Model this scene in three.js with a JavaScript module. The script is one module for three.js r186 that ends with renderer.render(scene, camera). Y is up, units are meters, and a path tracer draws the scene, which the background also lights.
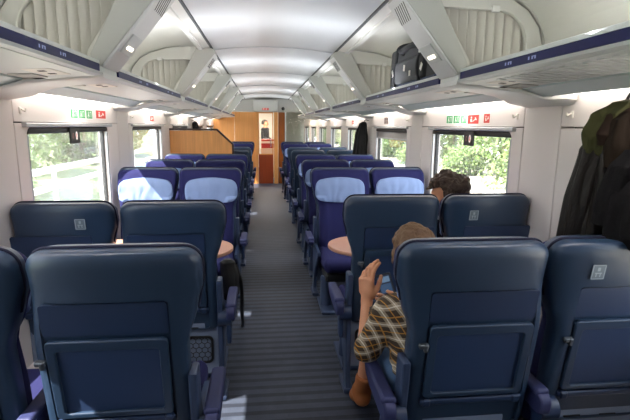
import * as THREE from 'three';
import { RoundedBoxGeometry } from 'three/addons/geometries/RoundedBoxGeometry.js';
import { mergeGeometries, mergeVertices, toCreasedNormals } from 'three/addons/utils/BufferGeometryUtils.js';
import { MarchingCubes } from 'three/addons/objects/MarchingCubes.js';
import { RectAreaLightUniformsLib } from 'three/addons/lights/RectAreaLightUniformsLib.js';
import { Brush, Evaluator, SUBTRACTION } from 'three-bvh-csg';

// ------------------------------------------------------------------ camera, sky, sun, exposure
// X: across the coach (0 = middle of the aisle), Y: up from the floor, D = -Z: distance along the coach.
const R = THREE.MathUtils.degToRad;
const scene = new THREE.Scene();
const camera = new THREE.PerspectiveCamera(2 * THREE.MathUtils.radToDeg(Math.atan(210 / 459.674)), 630 / 420, 0.05, 400);
camera.position.set(-0.118, 1.499, 0);
camera.rotation.set(R(-10.341), R(-6.55), R(0.563), 'YXZ');
const renderer = new THREE.WebGLRenderer({ antialias: true });
renderer.toneMapping = THREE.LinearToneMapping;
renderer.toneMappingExposure = 2.12;
renderer.shadowMap.enabled = true;
RectAreaLightUniformsLib.init();
scene.background = new THREE.Color(0.80, 0.90, 1.0);
scene.backgroundIntensity = 2.8;
const SUN = 15, STRIP = 8.5, COVE = 24;
const sun = new THREE.DirectionalLight(0xfff6ea, SUN);
sun.position.set(-20, 24.5, 9 - 4); sun.target.position.set(0, 0, -4);
sun.castShadow = true; sun.shadow.mapSize.set(4096, 4096); sun.shadow.radius = 0.53 / 0.53;
Object.assign(sun.shadow.camera, { left: -16, right: 16, top: 16, bottom: -16, near: 1, far: 80 });
scene.add(sun, sun.target);

// ------------------------------------------------------------------ helpers
let seed = 12345;
const rnd = () => { seed = (seed + 0x6d2b79f5) | 0; let t = Math.imul(seed ^ (seed >>> 15), 1 | seed); t = (t + Math.imul(t ^ (t >>> 7), 61 | t)) ^ t; return ((t ^ (t >>> 14)) >>> 0) / 4294967296; };
const V = (x, y, z) => new THREE.Vector3(x, y, z);
const W = (x, y, d) => new THREE.Vector3(x, y, -d);
const used = new Map();
function numbered(n) { const k = used.get(n) || 0; used.set(n, k + 1); return k ? `${n}_${String(k).padStart(3, '0')}` : n; }
function norm(g) {
  g = g.index ? g.toNonIndexed() : g.clone();
  if (!g.attributes.normal) g.computeVertexNormals();
  if (!g.attributes.uv) g.setAttribute('uv', new THREE.BufferAttribute(new Float32Array(g.attributes.position.count * 2), 2));
  for (const k of Object.keys(g.attributes)) if (!['position', 'normal', 'uv'].includes(k)) g.deleteAttribute(k);
  g.morphAttributes = {};
  return g;
}
const merge = (list) => mergeGeometries(list.map(norm));
function mesh(name, geo, mat, parent) {
  const m = new THREE.Mesh(Array.isArray(geo) ? merge(geo) : geo, mat);
  m.name = name; m.castShadow = m.receiveShadow = true;
  (parent || scene).add(m); return m;
}
function tag(o, label, category, group) { o.userData.label = label; o.userData.category = category; if (group) o.userData.group = group; return o; }
function thing(name, label, category, pos = [0, 0, 0], turn = 0, group) {
  const o = new THREE.Group(); o.name = numbered(name); o.position.set(...pos); o.rotation.y = turn; scene.add(o);
  return tag(o, label, category, group);
}
function struct(name, pos = [0, 0, 0]) { const o = new THREE.Group(); o.name = numbered(name); o.position.set(...pos); o.userData.kind = 'structure'; scene.add(o); return o; }
function copy(src, name, pos, turn, label, group) {
  const o = src.clone(); o.name = numbered(name); o.position.set(...pos); o.rotation.y = turn; scene.add(o);
  o.userData = { ...src.userData }; if (label) o.userData.label = label; if (group) o.userData.group = group;
  return o;
}
const rbox = (w, h, d, x = 0, y = 0, z = 0, r = 0.008, s = 2) => new RoundedBoxGeometry(w, h, d, s, Math.min(r, w / 2.01, h / 2.01, d / 2.01)).translate(x, y, z);
const box = (w, h, d, x = 0, y = 0, z = 0) => new THREE.BoxGeometry(w, h, d).translate(x, y, z);
function mirrorX(g) {
  g = norm(g); g.scale(-1, 1, 1);
  for (const k of ['position', 'normal', 'uv']) {
    const a = g.attributes[k], n = a.itemSize, arr = a.array;
    for (let i = 0; i < arr.length; i += 3 * n) for (let j = 0; j < n; j++) { const t = arr[i + n + j]; arr[i + n + j] = arr[i + 2 * n + j]; arr[i + 2 * n + j] = t; }
  }
  return g;
}
const side = (g, s) => (s < 0 ? mirrorX(g) : g);
function shapeOf(pts) { const s = new THREE.Shape(); pts.forEach(([x, y], i) => (i ? s.lineTo(x, y) : s.moveTo(x, y))); s.closePath(); return s; }
// profile in X,Y drawn out from distance d0 to d1
function prism(pts, d0, d1, bevel = 0, shape) {
  const g = new THREE.ExtrudeGeometry(shape || shapeOf(pts), { depth: d1 - d0 - 2 * bevel, bevelEnabled: bevel > 0, bevelSize: bevel, bevelOffset: -bevel, bevelThickness: bevel, bevelSegments: 2, curveSegments: 10 });
  return g.translate(0, 0, -d1 + bevel);
}
function rrect(w, h, r, x = 0, y = 0, cls = THREE.Shape) {
  const s = new cls(), a = x - w / 2, b = x + w / 2, c = y - h / 2, d = y + h / 2;
  s.moveTo(a + r, c); s.lineTo(b - r, c); s.absarc(b - r, c + r, r, -Math.PI / 2, 0); s.lineTo(b, d - r); s.absarc(b - r, d - r, r, 0, Math.PI / 2);
  s.lineTo(a + r, d); s.absarc(a + r, d - r, r, Math.PI / 2, Math.PI); s.lineTo(a, c + r); s.absarc(a + r, c + r, r, Math.PI, 1.5 * Math.PI);
  return s;
}
const extr = (shape, depth, bevel = 0, seg = 2) => new THREE.ExtrudeGeometry(shape, { depth: Math.max(1e-4, depth - 2 * bevel), bevelEnabled: bevel > 0, bevelSize: bevel, bevelOffset: -bevel, bevelThickness: bevel, bevelSegments: seg, curveSegments: 10 }).translate(0, 0, bevel);
function tube(pts, r, seg = 24, rad = 8) { return new THREE.TubeGeometry(new THREE.CatmullRomCurve3(pts, false, 'centripetal'), seg, r, rad, false); }
function rod(a, b, r, r2 = r, n = 10) {
  const d = b.clone().sub(a), g = new THREE.CylinderGeometry(r2, r, d.length(), n);
  g.translate(0, d.length() / 2, 0); g.applyQuaternion(new THREE.Quaternion().setFromUnitVectors(V(0, 1, 0), d.normalize())); return g.translate(a.x, a.y, a.z);
}
function loft(rings, cap0 = true, cap1 = true) {   // rings: arrays of [x,y,z], the same count, closed loops
  const n = rings[0].length, pos = [], uv = [], idx = [];
  rings.forEach((r, j) => r.forEach((p, i) => { pos.push(...p); uv.push(i / n, j / (rings.length - 1)); }));
  for (let j = 0; j < rings.length - 1; j++) for (let i = 0; i < n; i++) { const a = j * n + i, b = j * n + (i + 1) % n, c = a + n, d = b + n; idx.push(a, b, c, b, d, c); }
  const cap = (j, flip) => { const c = [0, 0, 0]; rings[j].forEach((p) => p.forEach((v, k) => (c[k] += v / n))); const k = pos.length / 3; pos.push(...c); uv.push(0, 0);
    for (let i = 0; i < n; i++) { const a = j * n + i, b = j * n + (i + 1) % n; flip ? idx.push(k, b, a) : idx.push(k, a, b); } };
  if (cap0) cap(0, true); if (cap1) cap(rings.length - 1, false);
  const g = new THREE.BufferGeometry(); g.setAttribute('position', new THREE.Float32BufferAttribute(pos, 3)); g.setAttribute('uv', new THREE.Float32BufferAttribute(uv, 2)); g.setIndex(idx); g.computeVertexNormals();
  return g;
}
const sgp = (v, e) => Math.sign(v) * Math.pow(Math.abs(v), e);
const sstep = (a, b, x) => { const t = Math.min(1, Math.max(0, (x - a) / (b - a))); return t * t * (3 - 2 * t); };
const lerp = (a, b, t) => a + (b - a) * t;
function table1(rows, y) { // piecewise-linear lookup, smooth between rows
  if (y <= rows[0][0]) return rows[0][1];
  for (let i = 1; i < rows.length; i++) if (y <= rows[i][0]) return lerp(rows[i - 1][1], rows[i][1], sstep(rows[i - 1][0], rows[i][0], y));
  return rows[rows.length - 1][1];
}
// value noise
function hash3(x, y, z) { let h = Math.imul(x, 374761393) ^ Math.imul(y, 668265263) ^ Math.imul(z, 2147483647 - 1274126177); h = Math.imul(h ^ (h >>> 13), 1274126177); return ((h ^ (h >>> 16)) >>> 0) / 4294967296; }
function noise(x, y = 0, z = 0) {
  const X = Math.floor(x), Y = Math.floor(y), Z = Math.floor(z), f = (t) => t * t * (3 - 2 * t), u = f(x - X), v = f(y - Y), w = f(z - Z);
  const L = (a, b, t) => a + (b - a) * t, h = (i, j, k) => hash3(X + i, Y + j, Z + k);
  return L(L(L(h(0, 0, 0), h(1, 0, 0), u), L(h(0, 1, 0), h(1, 1, 0), u), v), L(L(h(0, 0, 1), h(1, 0, 1), u), L(h(0, 1, 1), h(1, 1, 1), u), v), w) * 2 - 1;
}
const fbm = (x, y, z) => noise(x, y, z) * 0.55 + noise(x * 2.1, y * 2.1, z * 2.1) * 0.3 + noise(x * 4.3, y * 4.3, z * 4.3) * 0.15;
// textures
function dataTex(n, m, fn, srgb = true, rx = 1, ry = 1) {
  const d = new Uint8Array(n * m * 4);
  for (let j = 0; j < m; j++) for (let i = 0; i < n; i++) { const c = fn(i / n, j / m, i, j); const k = (j * n + i) * 4; d[k] = Math.max(0, Math.min(255, c[0])); d[k + 1] = Math.max(0, Math.min(255, c[1])); d[k + 2] = Math.max(0, Math.min(255, c[2])); d[k + 3] = 255; }
  const t = new THREE.DataTexture(d, n, m); t.wrapS = t.wrapT = THREE.RepeatWrapping; t.magFilter = THREE.LinearFilter; t.minFilter = THREE.LinearMipmapLinearFilter; t.generateMipmaps = true;
  if (srgb) t.colorSpace = THREE.SRGBColorSpace; t.repeat.set(rx, ry); t.needsUpdate = true; return t;
}
function canvasTex(w, h, draw) { const c = document.createElement('canvas'); c.width = w; c.height = h; draw(c.getContext('2d'), w, h); const t = new THREE.CanvasTexture(c); t.colorSpace = THREE.SRGBColorSpace; t.magFilter = THREE.LinearFilter; return t; }
const std = (color, roughness = 0.6, o = {}) => new THREE.MeshStandardMaterial({ color, roughness, ...o });
const phy = (color, roughness = 0.5, o = {}) => new THREE.MeshPhysicalMaterial({ color, roughness, ...o });
// planar uv in metres from two axes
function uvPlanar(g, ax, ay, sx = 1, sy = 1) { const p = g.attributes.position, u = new Float32Array(p.count * 2); for (let i = 0; i < p.count; i++) { const q = [p.getX(i), p.getY(i), p.getZ(i)]; u[2 * i] = q[ax] * sx; u[2 * i + 1] = q[ay] * sy; } g.setAttribute('uv', new THREE.BufferAttribute(u, 2)); return g; }

// ------------------------------------------------------------------ materials
const M = {};
M.wall = phy('#e6dfdd', 0.42);
M.joint = std('#4a4644', 0.9);
M.rackGrey = phy('#d5d9d8', 0.38);
M.rackBlue = phy('#c3d0d4', 0.4);
M.bracket = phy('#dcdedd', 0.36);
M.ceiling = phy('#d3d7da', 0.3);
M.outer = phy('#dcdcd5', 0.42);
M.slat = phy('#dedcd2', 0.45);
M.strut = phy('#e4e6e6', 0.38);
M.strutSide = phy('#c4c6c0', 0.5);
M.rail = phy('#e6e6e2', 0.4);
M.dark = std('#1b1d20', 0.7);
M.slotGrey = std('#5c5f61', 0.7);
M.black = std('#0d0e10', 0.5);
M.navyStrip = phy('#10193d', 0.22);
M.lamp = new THREE.MeshStandardMaterial({ color: '#ffffff', emissive: '#fff4e8', emissiveIntensity: 2.0 });
M.bulb = new THREE.MeshStandardMaterial({ color: '#ffffff', emissive: '#fff0d8', emissiveIntensity: 1.6 });
M.glass = phy('#ffffff', 0.0, { transmission: 1, thickness: 0, ior: 1.5 });
M.glassLeft = phy('#ffffff', 0.0, { transmission: 0.88, thickness: 0, ior: 1.5 });
M.glassRight = phy('#ffffff', 0.0, { transmission: 0.92, thickness: 0, ior: 1.5 });
M.rubber = std('#3c3e40', 0.6);
M.alu = phy('#b9bcc0', 0.35, { metalness: 0.6 });
M.shell = phy('#273a52', 0.36, { bumpMap: dataTex(128, 128, () => { const v = 110 + rnd() * 60; return [v, v, v]; }, false, 30, 30), bumpScale: 0.00012 });
M.shellDark = phy('#213352', 0.42);
M.trayIn = phy('#253a5e', 0.5);
M.kick = phy('#7a88a0', 0.45);
const weave = dataTex(256, 256, (u, v, i, j) => { const n = (rnd() - 0.5) * 26 + (((i >> 1) + (j >> 1)) % 2 ? 10 : -8); return [200 + n, 200 + n, 200 + n]; }, true, 6, 6);
M.fabric = phy('#191d62', 0.92, { map: weave, sheen: 0.25, sheenColor: new THREE.Color('#4a58b0'), sheenRoughness: 0.5 });
M.fabricNavy = phy('#10142e', 0.95);
M.cover = phy('#8299c4', 0.9, { map: dataTex(128, 128, () => { const n = 236 + rnd() * 19; return [n, n, n]; }, true, 4, 4) });
M.armPad = phy('#272e58', 0.6);
M.leg = phy('#33425e', 0.45);
M.metal = phy('#9aa0a8', 0.3, { metalness: 0.9 });
M.tableTop = phy('#bd8c74', 0.4);
M.cream = phy('#e9dfd0', 0.5);
const woodTex = dataTex(512, 512, (u, v) => { const g = fbm(u * 40, v * 3, 1) * 0.5 + fbm(u * 160, v * 6, 4) * 0.35; const s = 1 + g * 0.12; return [214 * s, 150 * s, 86 * s]; });
M.wood = phy('#ffffff', 0.45, { map: woodTex });
M.woodRed = phy('#b06a44', 0.5, { map: woodTex });
M.woodEdge = std('#3a2418', 0.5);
M.grey = phy('#a9a9a4', 0.5);
M.white = phy('#eeeae2', 0.5);

// ------------------------------------------------------------------ numbers of the coach
const WX = 1.355, PITCH = 2.02, PIER0 = 2.17, PIERW = 0.33;      // walls, bay length, first pier
const bayStart = (k) => 2.5 + PITCH * k;                            // where the window panel of bay k starts (D)
const BAYS = [-1, 0, 1, 2, 3, 4];
const DEND = 12.1, DBACK = -0.9, DFAR = 17.0;

// ------------------------------------------------------------------ floor
const carpetTex = dataTex(512, 512, (u, v, i, j) => {
  const st = (v * 8) % 1, rib = st < 0.42 ? 1 : 0, fine = ((j % 4) < 2 ? 6 : -6);
  const n = (rnd() - 0.5) * 26 + fbm(u * 14, v * 14, 2) * 10 + fine;
  return rib ? [58 + n, 64 + n, 77 + n] : [94 + n, 102 + n, 117 + n];
});
M.carpet = phy('#a3a9b4', 0.6, { map: carpetTex });
{
  const f = mesh('floor', uvPlanar(box(2.9, 0.08, DFAR - DBACK + 0.2, 0, -0.04, -(DFAR + DBACK) / 2), 0, 2, 1 / 0.64, 1 / 0.64), M.carpet);
  f.userData.kind = 'structure';
}

// ------------------------------------------------------------------ walls with their panels
const WIN = { d0: 0.12, d1: 1.43, y0: 0.80, y1: 1.478 };           // window opening, measured from the bay's start
function makeWall(s) {
  const g = struct(s < 0 ? 'wall_left' : 'wall_right');
  const last = s < 0 ? 4 : 6, T = 0.08;
  for (let k = -2; k <= last; k++) {
    const a = bayStart(k), b = a + PITCH - PIERW;
    const shp = new THREE.Shape(); const lo = Math.max(a + 0.003, DBACK), hi = b - 0.003;
    // panels are drawn in (D,Y) and turned to stand on the wall
    const place = (geo) => side(geo.rotateY(Math.PI / 2).translate(WX, 0, 0), s);   // extrude +z -> +x, x -> -z
    const panel = (name, d0, d1, y0, y1, hole) => {
      const sh = rrect(d1 - d0, y1 - y0, 0.006, (d0 + d1) / 2, (y0 + y1) / 2);
      if (hole) sh.holes.push(rrect(WIN.d1 - WIN.d0, WIN.y1 - WIN.y0, 0.05, a + (WIN.d0 + WIN.d1) / 2, (WIN.y0 + WIN.y1) / 2, THREE.Path));
      mesh(name, place(extr(sh, T, 0.004)), M.wall, g);
    };
    if (b > DBACK) {
      if (k >= -1) panel('window_panel', lo, hi, 0.0, 1.5, true); else panel('wall_panel', DBACK, hi, 0, 1.5);
      panel('upper_panel', lo, hi, 1.506, 1.74);
    }
    if (b + PIERW > DBACK) panel('pier_panel', Math.max(DBACK, b + 0.003), b + PIERW - 0.003, 0, 1.74);
    mesh('heater_cover', side(prism([[1.285, 0.002], [WX, 0.002], [WX, 0.235], [1.315, 0.235], [1.285, 0.20]], Math.max(DBACK, a - PIERW + 0.004), b - 0.004, 0.004), s), M.wall, g);
    // dark backing behind the joints
    mesh('backing', [side(box(0.004, 0.05, PITCH, WX + T + 0.003, 1.515, -(a + PITCH / 2)), s), side(box(0.04, 1.8, PIERW + 0.16, WX + T + 0.021, 0.9, -(b + PIERW / 2)), s), side(box(0.04, 0.24, PITCH, WX + T + 0.021, 1.67, -(a + PITCH / 2)), s)], M.joint, g);
  }
}
makeWall(-1); makeWall(1);

// windows
function makeWindow(k, s, n, blind) {
  const a = bayStart(k), g = struct('window_' + n, [s * WX, WIN.y0, -(a + (WIN.d0 + WIN.d1) / 2)]);
  const w = WIN.d1 - WIN.d0, h = WIN.y1 - WIN.y0;
  const place = (geo) => side(geo.rotateY(Math.PI / 2), s);         // drawn about the opening's bottom middle: x = D away from the middle
  const ring = rrect(w + 0.006, h + 0.006, 0.052, 0, h / 2); ring.holes.push(rrect(w - 0.035, h - 0.035, 0.04, 0, h / 2, THREE.Path));
  mesh('gasket', place(extr(ring, 0.03, 0.004).translate(0, 0, 0.035)), M.rubber, g);
  mesh('pane', place(extr(rrect(w - 0.01, h - 0.01, 0.045, 0, h / 2), 0.006).translate(0, 0, 0.05)), s < 0 ? M.glassLeft : M.glassRight, g);
  mesh('blind_casing', place(rbox(w + 0.09, 0.024, 0.03, 0, h + 0.013, -0.008, 0.006)), M.alu, g);
  mesh('blind_roll', place(rbox(w - 0.02, 0.036, 0.026, 0, h - 0.019, 0.012, 0.01)), M.black, g);
  for (const e of [-1, 1]) mesh('side_guide', place(rbox(0.022, h - 0.04, 0.018, e * (w / 2 - 0.012), h / 2 - 0.02, 0.012, 0.005)), M.alu, g);
  if (blind) {
    mesh('blind', place(box(w - 0.03, blind, 0.003, 0, h - 0.03 - blind / 2, 0.022)), std('#a9a6a2', 0.9), g);
    mesh('pull_bar', place(rbox(w - 0.03, 0.018, 0.014, 0, h - 0.03 - blind, 0.022, 0.005)), M.alu, g);
  }
  return g;
}
{
  let n = 1;
  for (const k of [-1, 0, 1, 2, 3, 4]) makeWindow(k, -1, n++, 0);
  for (const k of [-1, 0, 1, 2, 3, 4, 5, 6]) makeWindow(k, 1, n++, k === 1 ? 0.085 : 0);
}

// ------------------------------------------------------------------ ceiling
{
  const g = struct('ceiling');
  const ys = (x) => 2.163 + 0.04 * (1 - (x / 0.54) ** 2);
  const arc = [], top = [];
  for (let i = 0; i <= 16; i++) { const x = -0.54 + 1.08 * i / 16; arc.push([x, ys(x)]); top.unshift([x, ys(x) + 0.025]); }
  // curve of the outer ceiling and of the wall behind the racks
  const OUT = [[0.64, 2.178], [0.78, 2.17], [0.94, 2.145], [1.07, 2.105], [1.155, 2.055], [1.215, 1.98], [1.243, 1.88], [1.248, 1.74]];
  const outT = OUT.map(([x, y]) => [x + 0.02, y + 0.035]).reverse();
  const OC = new THREE.CatmullRomCurve3(OUT.map(([x, y]) => V(x, y, 0)), false, 'centripetal');
  for (let k = -2; k <= 6; k++) {
    const d0 = Math.max(DBACK, 2.385 + PITCH * (k - 0)), d1 = 2.385 + PITCH * (k + 1) - 0.036;
    if (d1 < DBACK || (k > 4)) continue;
    const e = Math.min(d1, DEND);
    if (e <= d0) continue;
    mesh('ceiling_panel', prism([...arc, ...top], d0, e, 0.003), M.ceiling, g);
    if (k >= 0) mesh('seam_strip', prism([...arc.map(([x, y]) => [x, y - 0.007]), ...top], d0 - 0.03, d0 - 0.004, 0.002), M.ceiling, g);
    for (const s of [-1, 1]) {
      const pts = OC.getPoints(20).map((p) => [p.x, p.y]), o2 = pts.map(([x, y]) => [x + 0.02, y + 0.03]).reverse();
      const a = Math.max(DBACK, PIER0 + PITCH * k + 0.02 + 0.006), b = Math.min(DEND, PIER0 + PITCH * (k + 1) + 0.02);
      if (b <= a) continue;
      mesh('outer_panel', side(prism([...pts, ...o2], a, b, 0.002), s), M.outer, g);
    }
  }
  // roof of the coach over it all
  mesh('roof_shell', [box(3.1, 0.05, DFAR - DBACK + 0.4, 0, 2.42, -(DFAR + DBACK) / 2), box(0.05, 0.8, DFAR - DBACK + 0.4, 1.5, 2.05, -(DFAR + DBACK) / 2), box(0.05, 0.8, DFAR - DBACK + 0.4, -1.5, 2.05, -(DFAR + DBACK) / 2)], M.grey, g);
}

// white rails beside the middle ceiling panels, with their dark slots
for (const s of [-1, 1]) for (let k = -1; k <= 4; k++) {
  const a = k < 0 ? 0.1 : 2.43 + PITCH * k, b = Math.min(DEND - 0.1, 4.36 + PITCH * k - (k < 0 ? 0 : 0));
  const g = struct('trim_' + (k + 2 + (s > 0 ? 10 : 0)), [s * 0.592, 2.142, -(a + b) / 2]);
  const L = (b - a) / 2;
  mesh('rail', side(prism([[-0.035, 0.01], [0.05, -0.004], [0.068, 0.002], [0.072, 0.03], [-0.035, 0.035]], -L, L, 0.003), s), M.rail, g);
  mesh('lip', side(prism([[0.022, -0.014], [0.058, -0.014], [0.06, 0.002], [0.022, 0.004]], -L, L, 0.002), s), M.rail, g);
  mesh('slot', side(prism([[-0.047, 0.015], [-0.034, 0.012], [-0.034, 0.045], [-0.047, 0.045]], -L, L, 0.001), s), M.slotGrey, g);
}

// ------------------------------------------------------------------ luggage racks, one per bay and side (local z = 0 at the rack's near end)
const RL = 1.79;
const rackStart = (k) => 2.40 + PITCH * k;
const glyphTex = canvasTex(512, 16, (c, w, h) => { c.fillStyle = '#0d1652'; c.fillRect(0, 0, w, h); c.fillStyle = '#aab6e6';
  for (const x of [120, 165, 350, 395]) { c.fillRect(x, 5, 3, 6); c.fillRect(x + 6, 5, 3, 6); c.fillRect(x + 6, 5, 8, 2); c.fillRect(x + 11, 7, 3, 4); } });
const stripPrint = phy('#ffffff', 0.35, { map: glyphTex, specularIntensity: 0.45 });
function makeRack(s, label, ribs) {
  const o = thing('luggage_rack', label, 'luggage rack', [s * 0.8, 1.70, -rackStart(0)], 0, 'luggage racks along both walls');
  const P = (pts) => pts.map(([x, y]) => [x - 0.8, y - 1.70]);
  const pr = (pts, a = 0, b = RL, bv = 0.002) => side(prism(P(pts), a, b, bv), s);
  mesh('shelf', pr([[0.835, 1.735], [1.215, 1.725], [1.215, 1.74], [0.835, 1.752]]), M.rackGrey, o);
  mesh('front_edge', pr([[0.808, 1.722], [0.812, 1.712], [0.835, 1.706], [0.86, 1.712], [0.86, 1.775], [0.835, 1.778], [0.818, 1.772], [0.815, 1.757], [0.824, 1.756], [0.824, 1.724]]), M.rackGrey, o);
  const strip = mesh('display_strip', uvStrip(pr([[0.814, 1.725], [0.826, 1.725], [0.826, 1.7555], [0.814, 1.7555]], 0.03, RL - 0.01, 0.001), s), stripPrint, o);
  mesh('underside', pr([[0.835, 1.704], [1.125, 1.69], [1.125, 1.702], [0.835, 1.718]]), M.rackGrey, o);
  if (ribs) for (let i = 0; i < 22; i++) mesh('rib', pr([[0.87, 1.698], [1.10, 1.687], [1.10, 1.694], [0.87, 1.705]], 0.25 + i * 0.06, 0.28 + i * 0.06, 0.002), M.rackGrey, o);
  mesh('valance', pr([[1.135, 1.683], [1.225, 1.648], [1.235, 1.652], [1.235, 1.672], [1.135, 1.705]]), M.rackBlue, o);
  // reading-light plates at both ends
  for (const z of [0.20, RL - 0.20]) {
    const pl = mesh('light_plate', pr([[0.90, 1.6985], [1.0, 1.6935], [1.0, 1.699], [0.90, 1.704]], z - 0.10, z + 0.10, 0.002), M.white, o);
    for (const e of [-0.045, 0.045]) mesh('reading_lamp', pr([[0.937, 1.6955], [0.963, 1.694], [0.963, 1.699], [0.937, 1.70]], z + e - 0.014, z + e + 0.014, 0.001), M.dark, pl);
  }
  for (const z of [0.10, RL - 0.10]) mesh('speaker_panel', pr([[1.02, 1.691], [1.115, 1.6865], [1.115, 1.694], [1.02, 1.699]], z - 0.07, z + 0.07, 0.002), M.grey, o);
  mesh('cove_tube', pr([[0.875, 1.757], [0.905, 1.757], [0.905, 1.77], [0.875, 1.77]], 0.1, RL - 0.1, 0.004), M.lamp, o);
  // lamp tray along the wall, below the rack
  mesh('light_tray', pr([[1.235, 1.70], [1.35, 1.70], [1.35, 1.715], [1.235, 1.715]]), M.white, o);
  mesh('light_diffuser', pr([[1.245, 1.672], [1.335, 1.655], [1.338, 1.664], [1.338, 1.682], [1.245, 1.682]], 0.12, RL - 0.12, 0.003), M.lamp, o);
  return o;
}
function uvStrip(g, s) { const p = g.attributes.position, u = new Float32Array(p.count * 2); for (let i = 0; i < p.count; i++) { const f = -p.getZ(i) / RL; u[2 * i] = s < 0 ? f : 1 - f; u[2 * i + 1] = (p.getY(i) - 0.025) / 0.031; } g.setAttribute('uv', new THREE.BufferAttribute(u, 2)); return g; }
const bayWord = ['nearest to the camera', 'second from the camera', 'third from the camera', 'fourth from the camera', 'fifth from the camera', 'last before end wall'];
for (const s of [-1, 1]) {
  const sw = s < 0 ? 'left' : 'right';
  const proto = makeRack(s, `grey luggage rack with navy number strip above the ${sw} windows, second from the camera`, false);
  proto.position.z = -rackStart(0);
  const near = s > 0 ? makeRack(1, 'ribbed grey luggage rack with navy strip at the right, nearest to the camera', true)
    : copy(proto, 'luggage_rack', [-0.8, 1.70, 0], 0, 'plain grey luggage rack with navy strip at the left, nearest to the camera');
  near.position.z = -rackStart(-1);
  for (let k = 1; k <= 4; k++) copy(proto, 'luggage_rack', [s * 0.8, 1.70, -rackStart(k)], 0,
    k === 1 && s > 0 ? 'grey luggage rack with navy number strip just beyond the packed dark bag on the right' : `grey rack with navy number strip above the ${sw} windows, ${bayWord[k + 1]}`);
  for (let k = -1; k <= 4; k++) {
    const l = new THREE.RectAreaLight(0xfff3ee, STRIP, 0.09, RL - 0.26); l.name = 'wall_strip_light';
    l.position.set(s * 1.288, 1.648, -(rackStart(k) + RL / 2));
    l.lookAt(s * 1.25, 0, -(rackStart(k) + RL / 2)); scene.add(l);
    const c = new THREE.RectAreaLight(0xf4f7fb, COVE, 0.03, RL - 0.2); c.name = 'rack_cove_light';
    c.position.set(s * 0.89, 1.774, -(rackStart(k) + RL / 2)); c.lookAt(s * 0.75, 3, -(rackStart(k) + RL / 2)); scene.add(c);
  }
}

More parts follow.
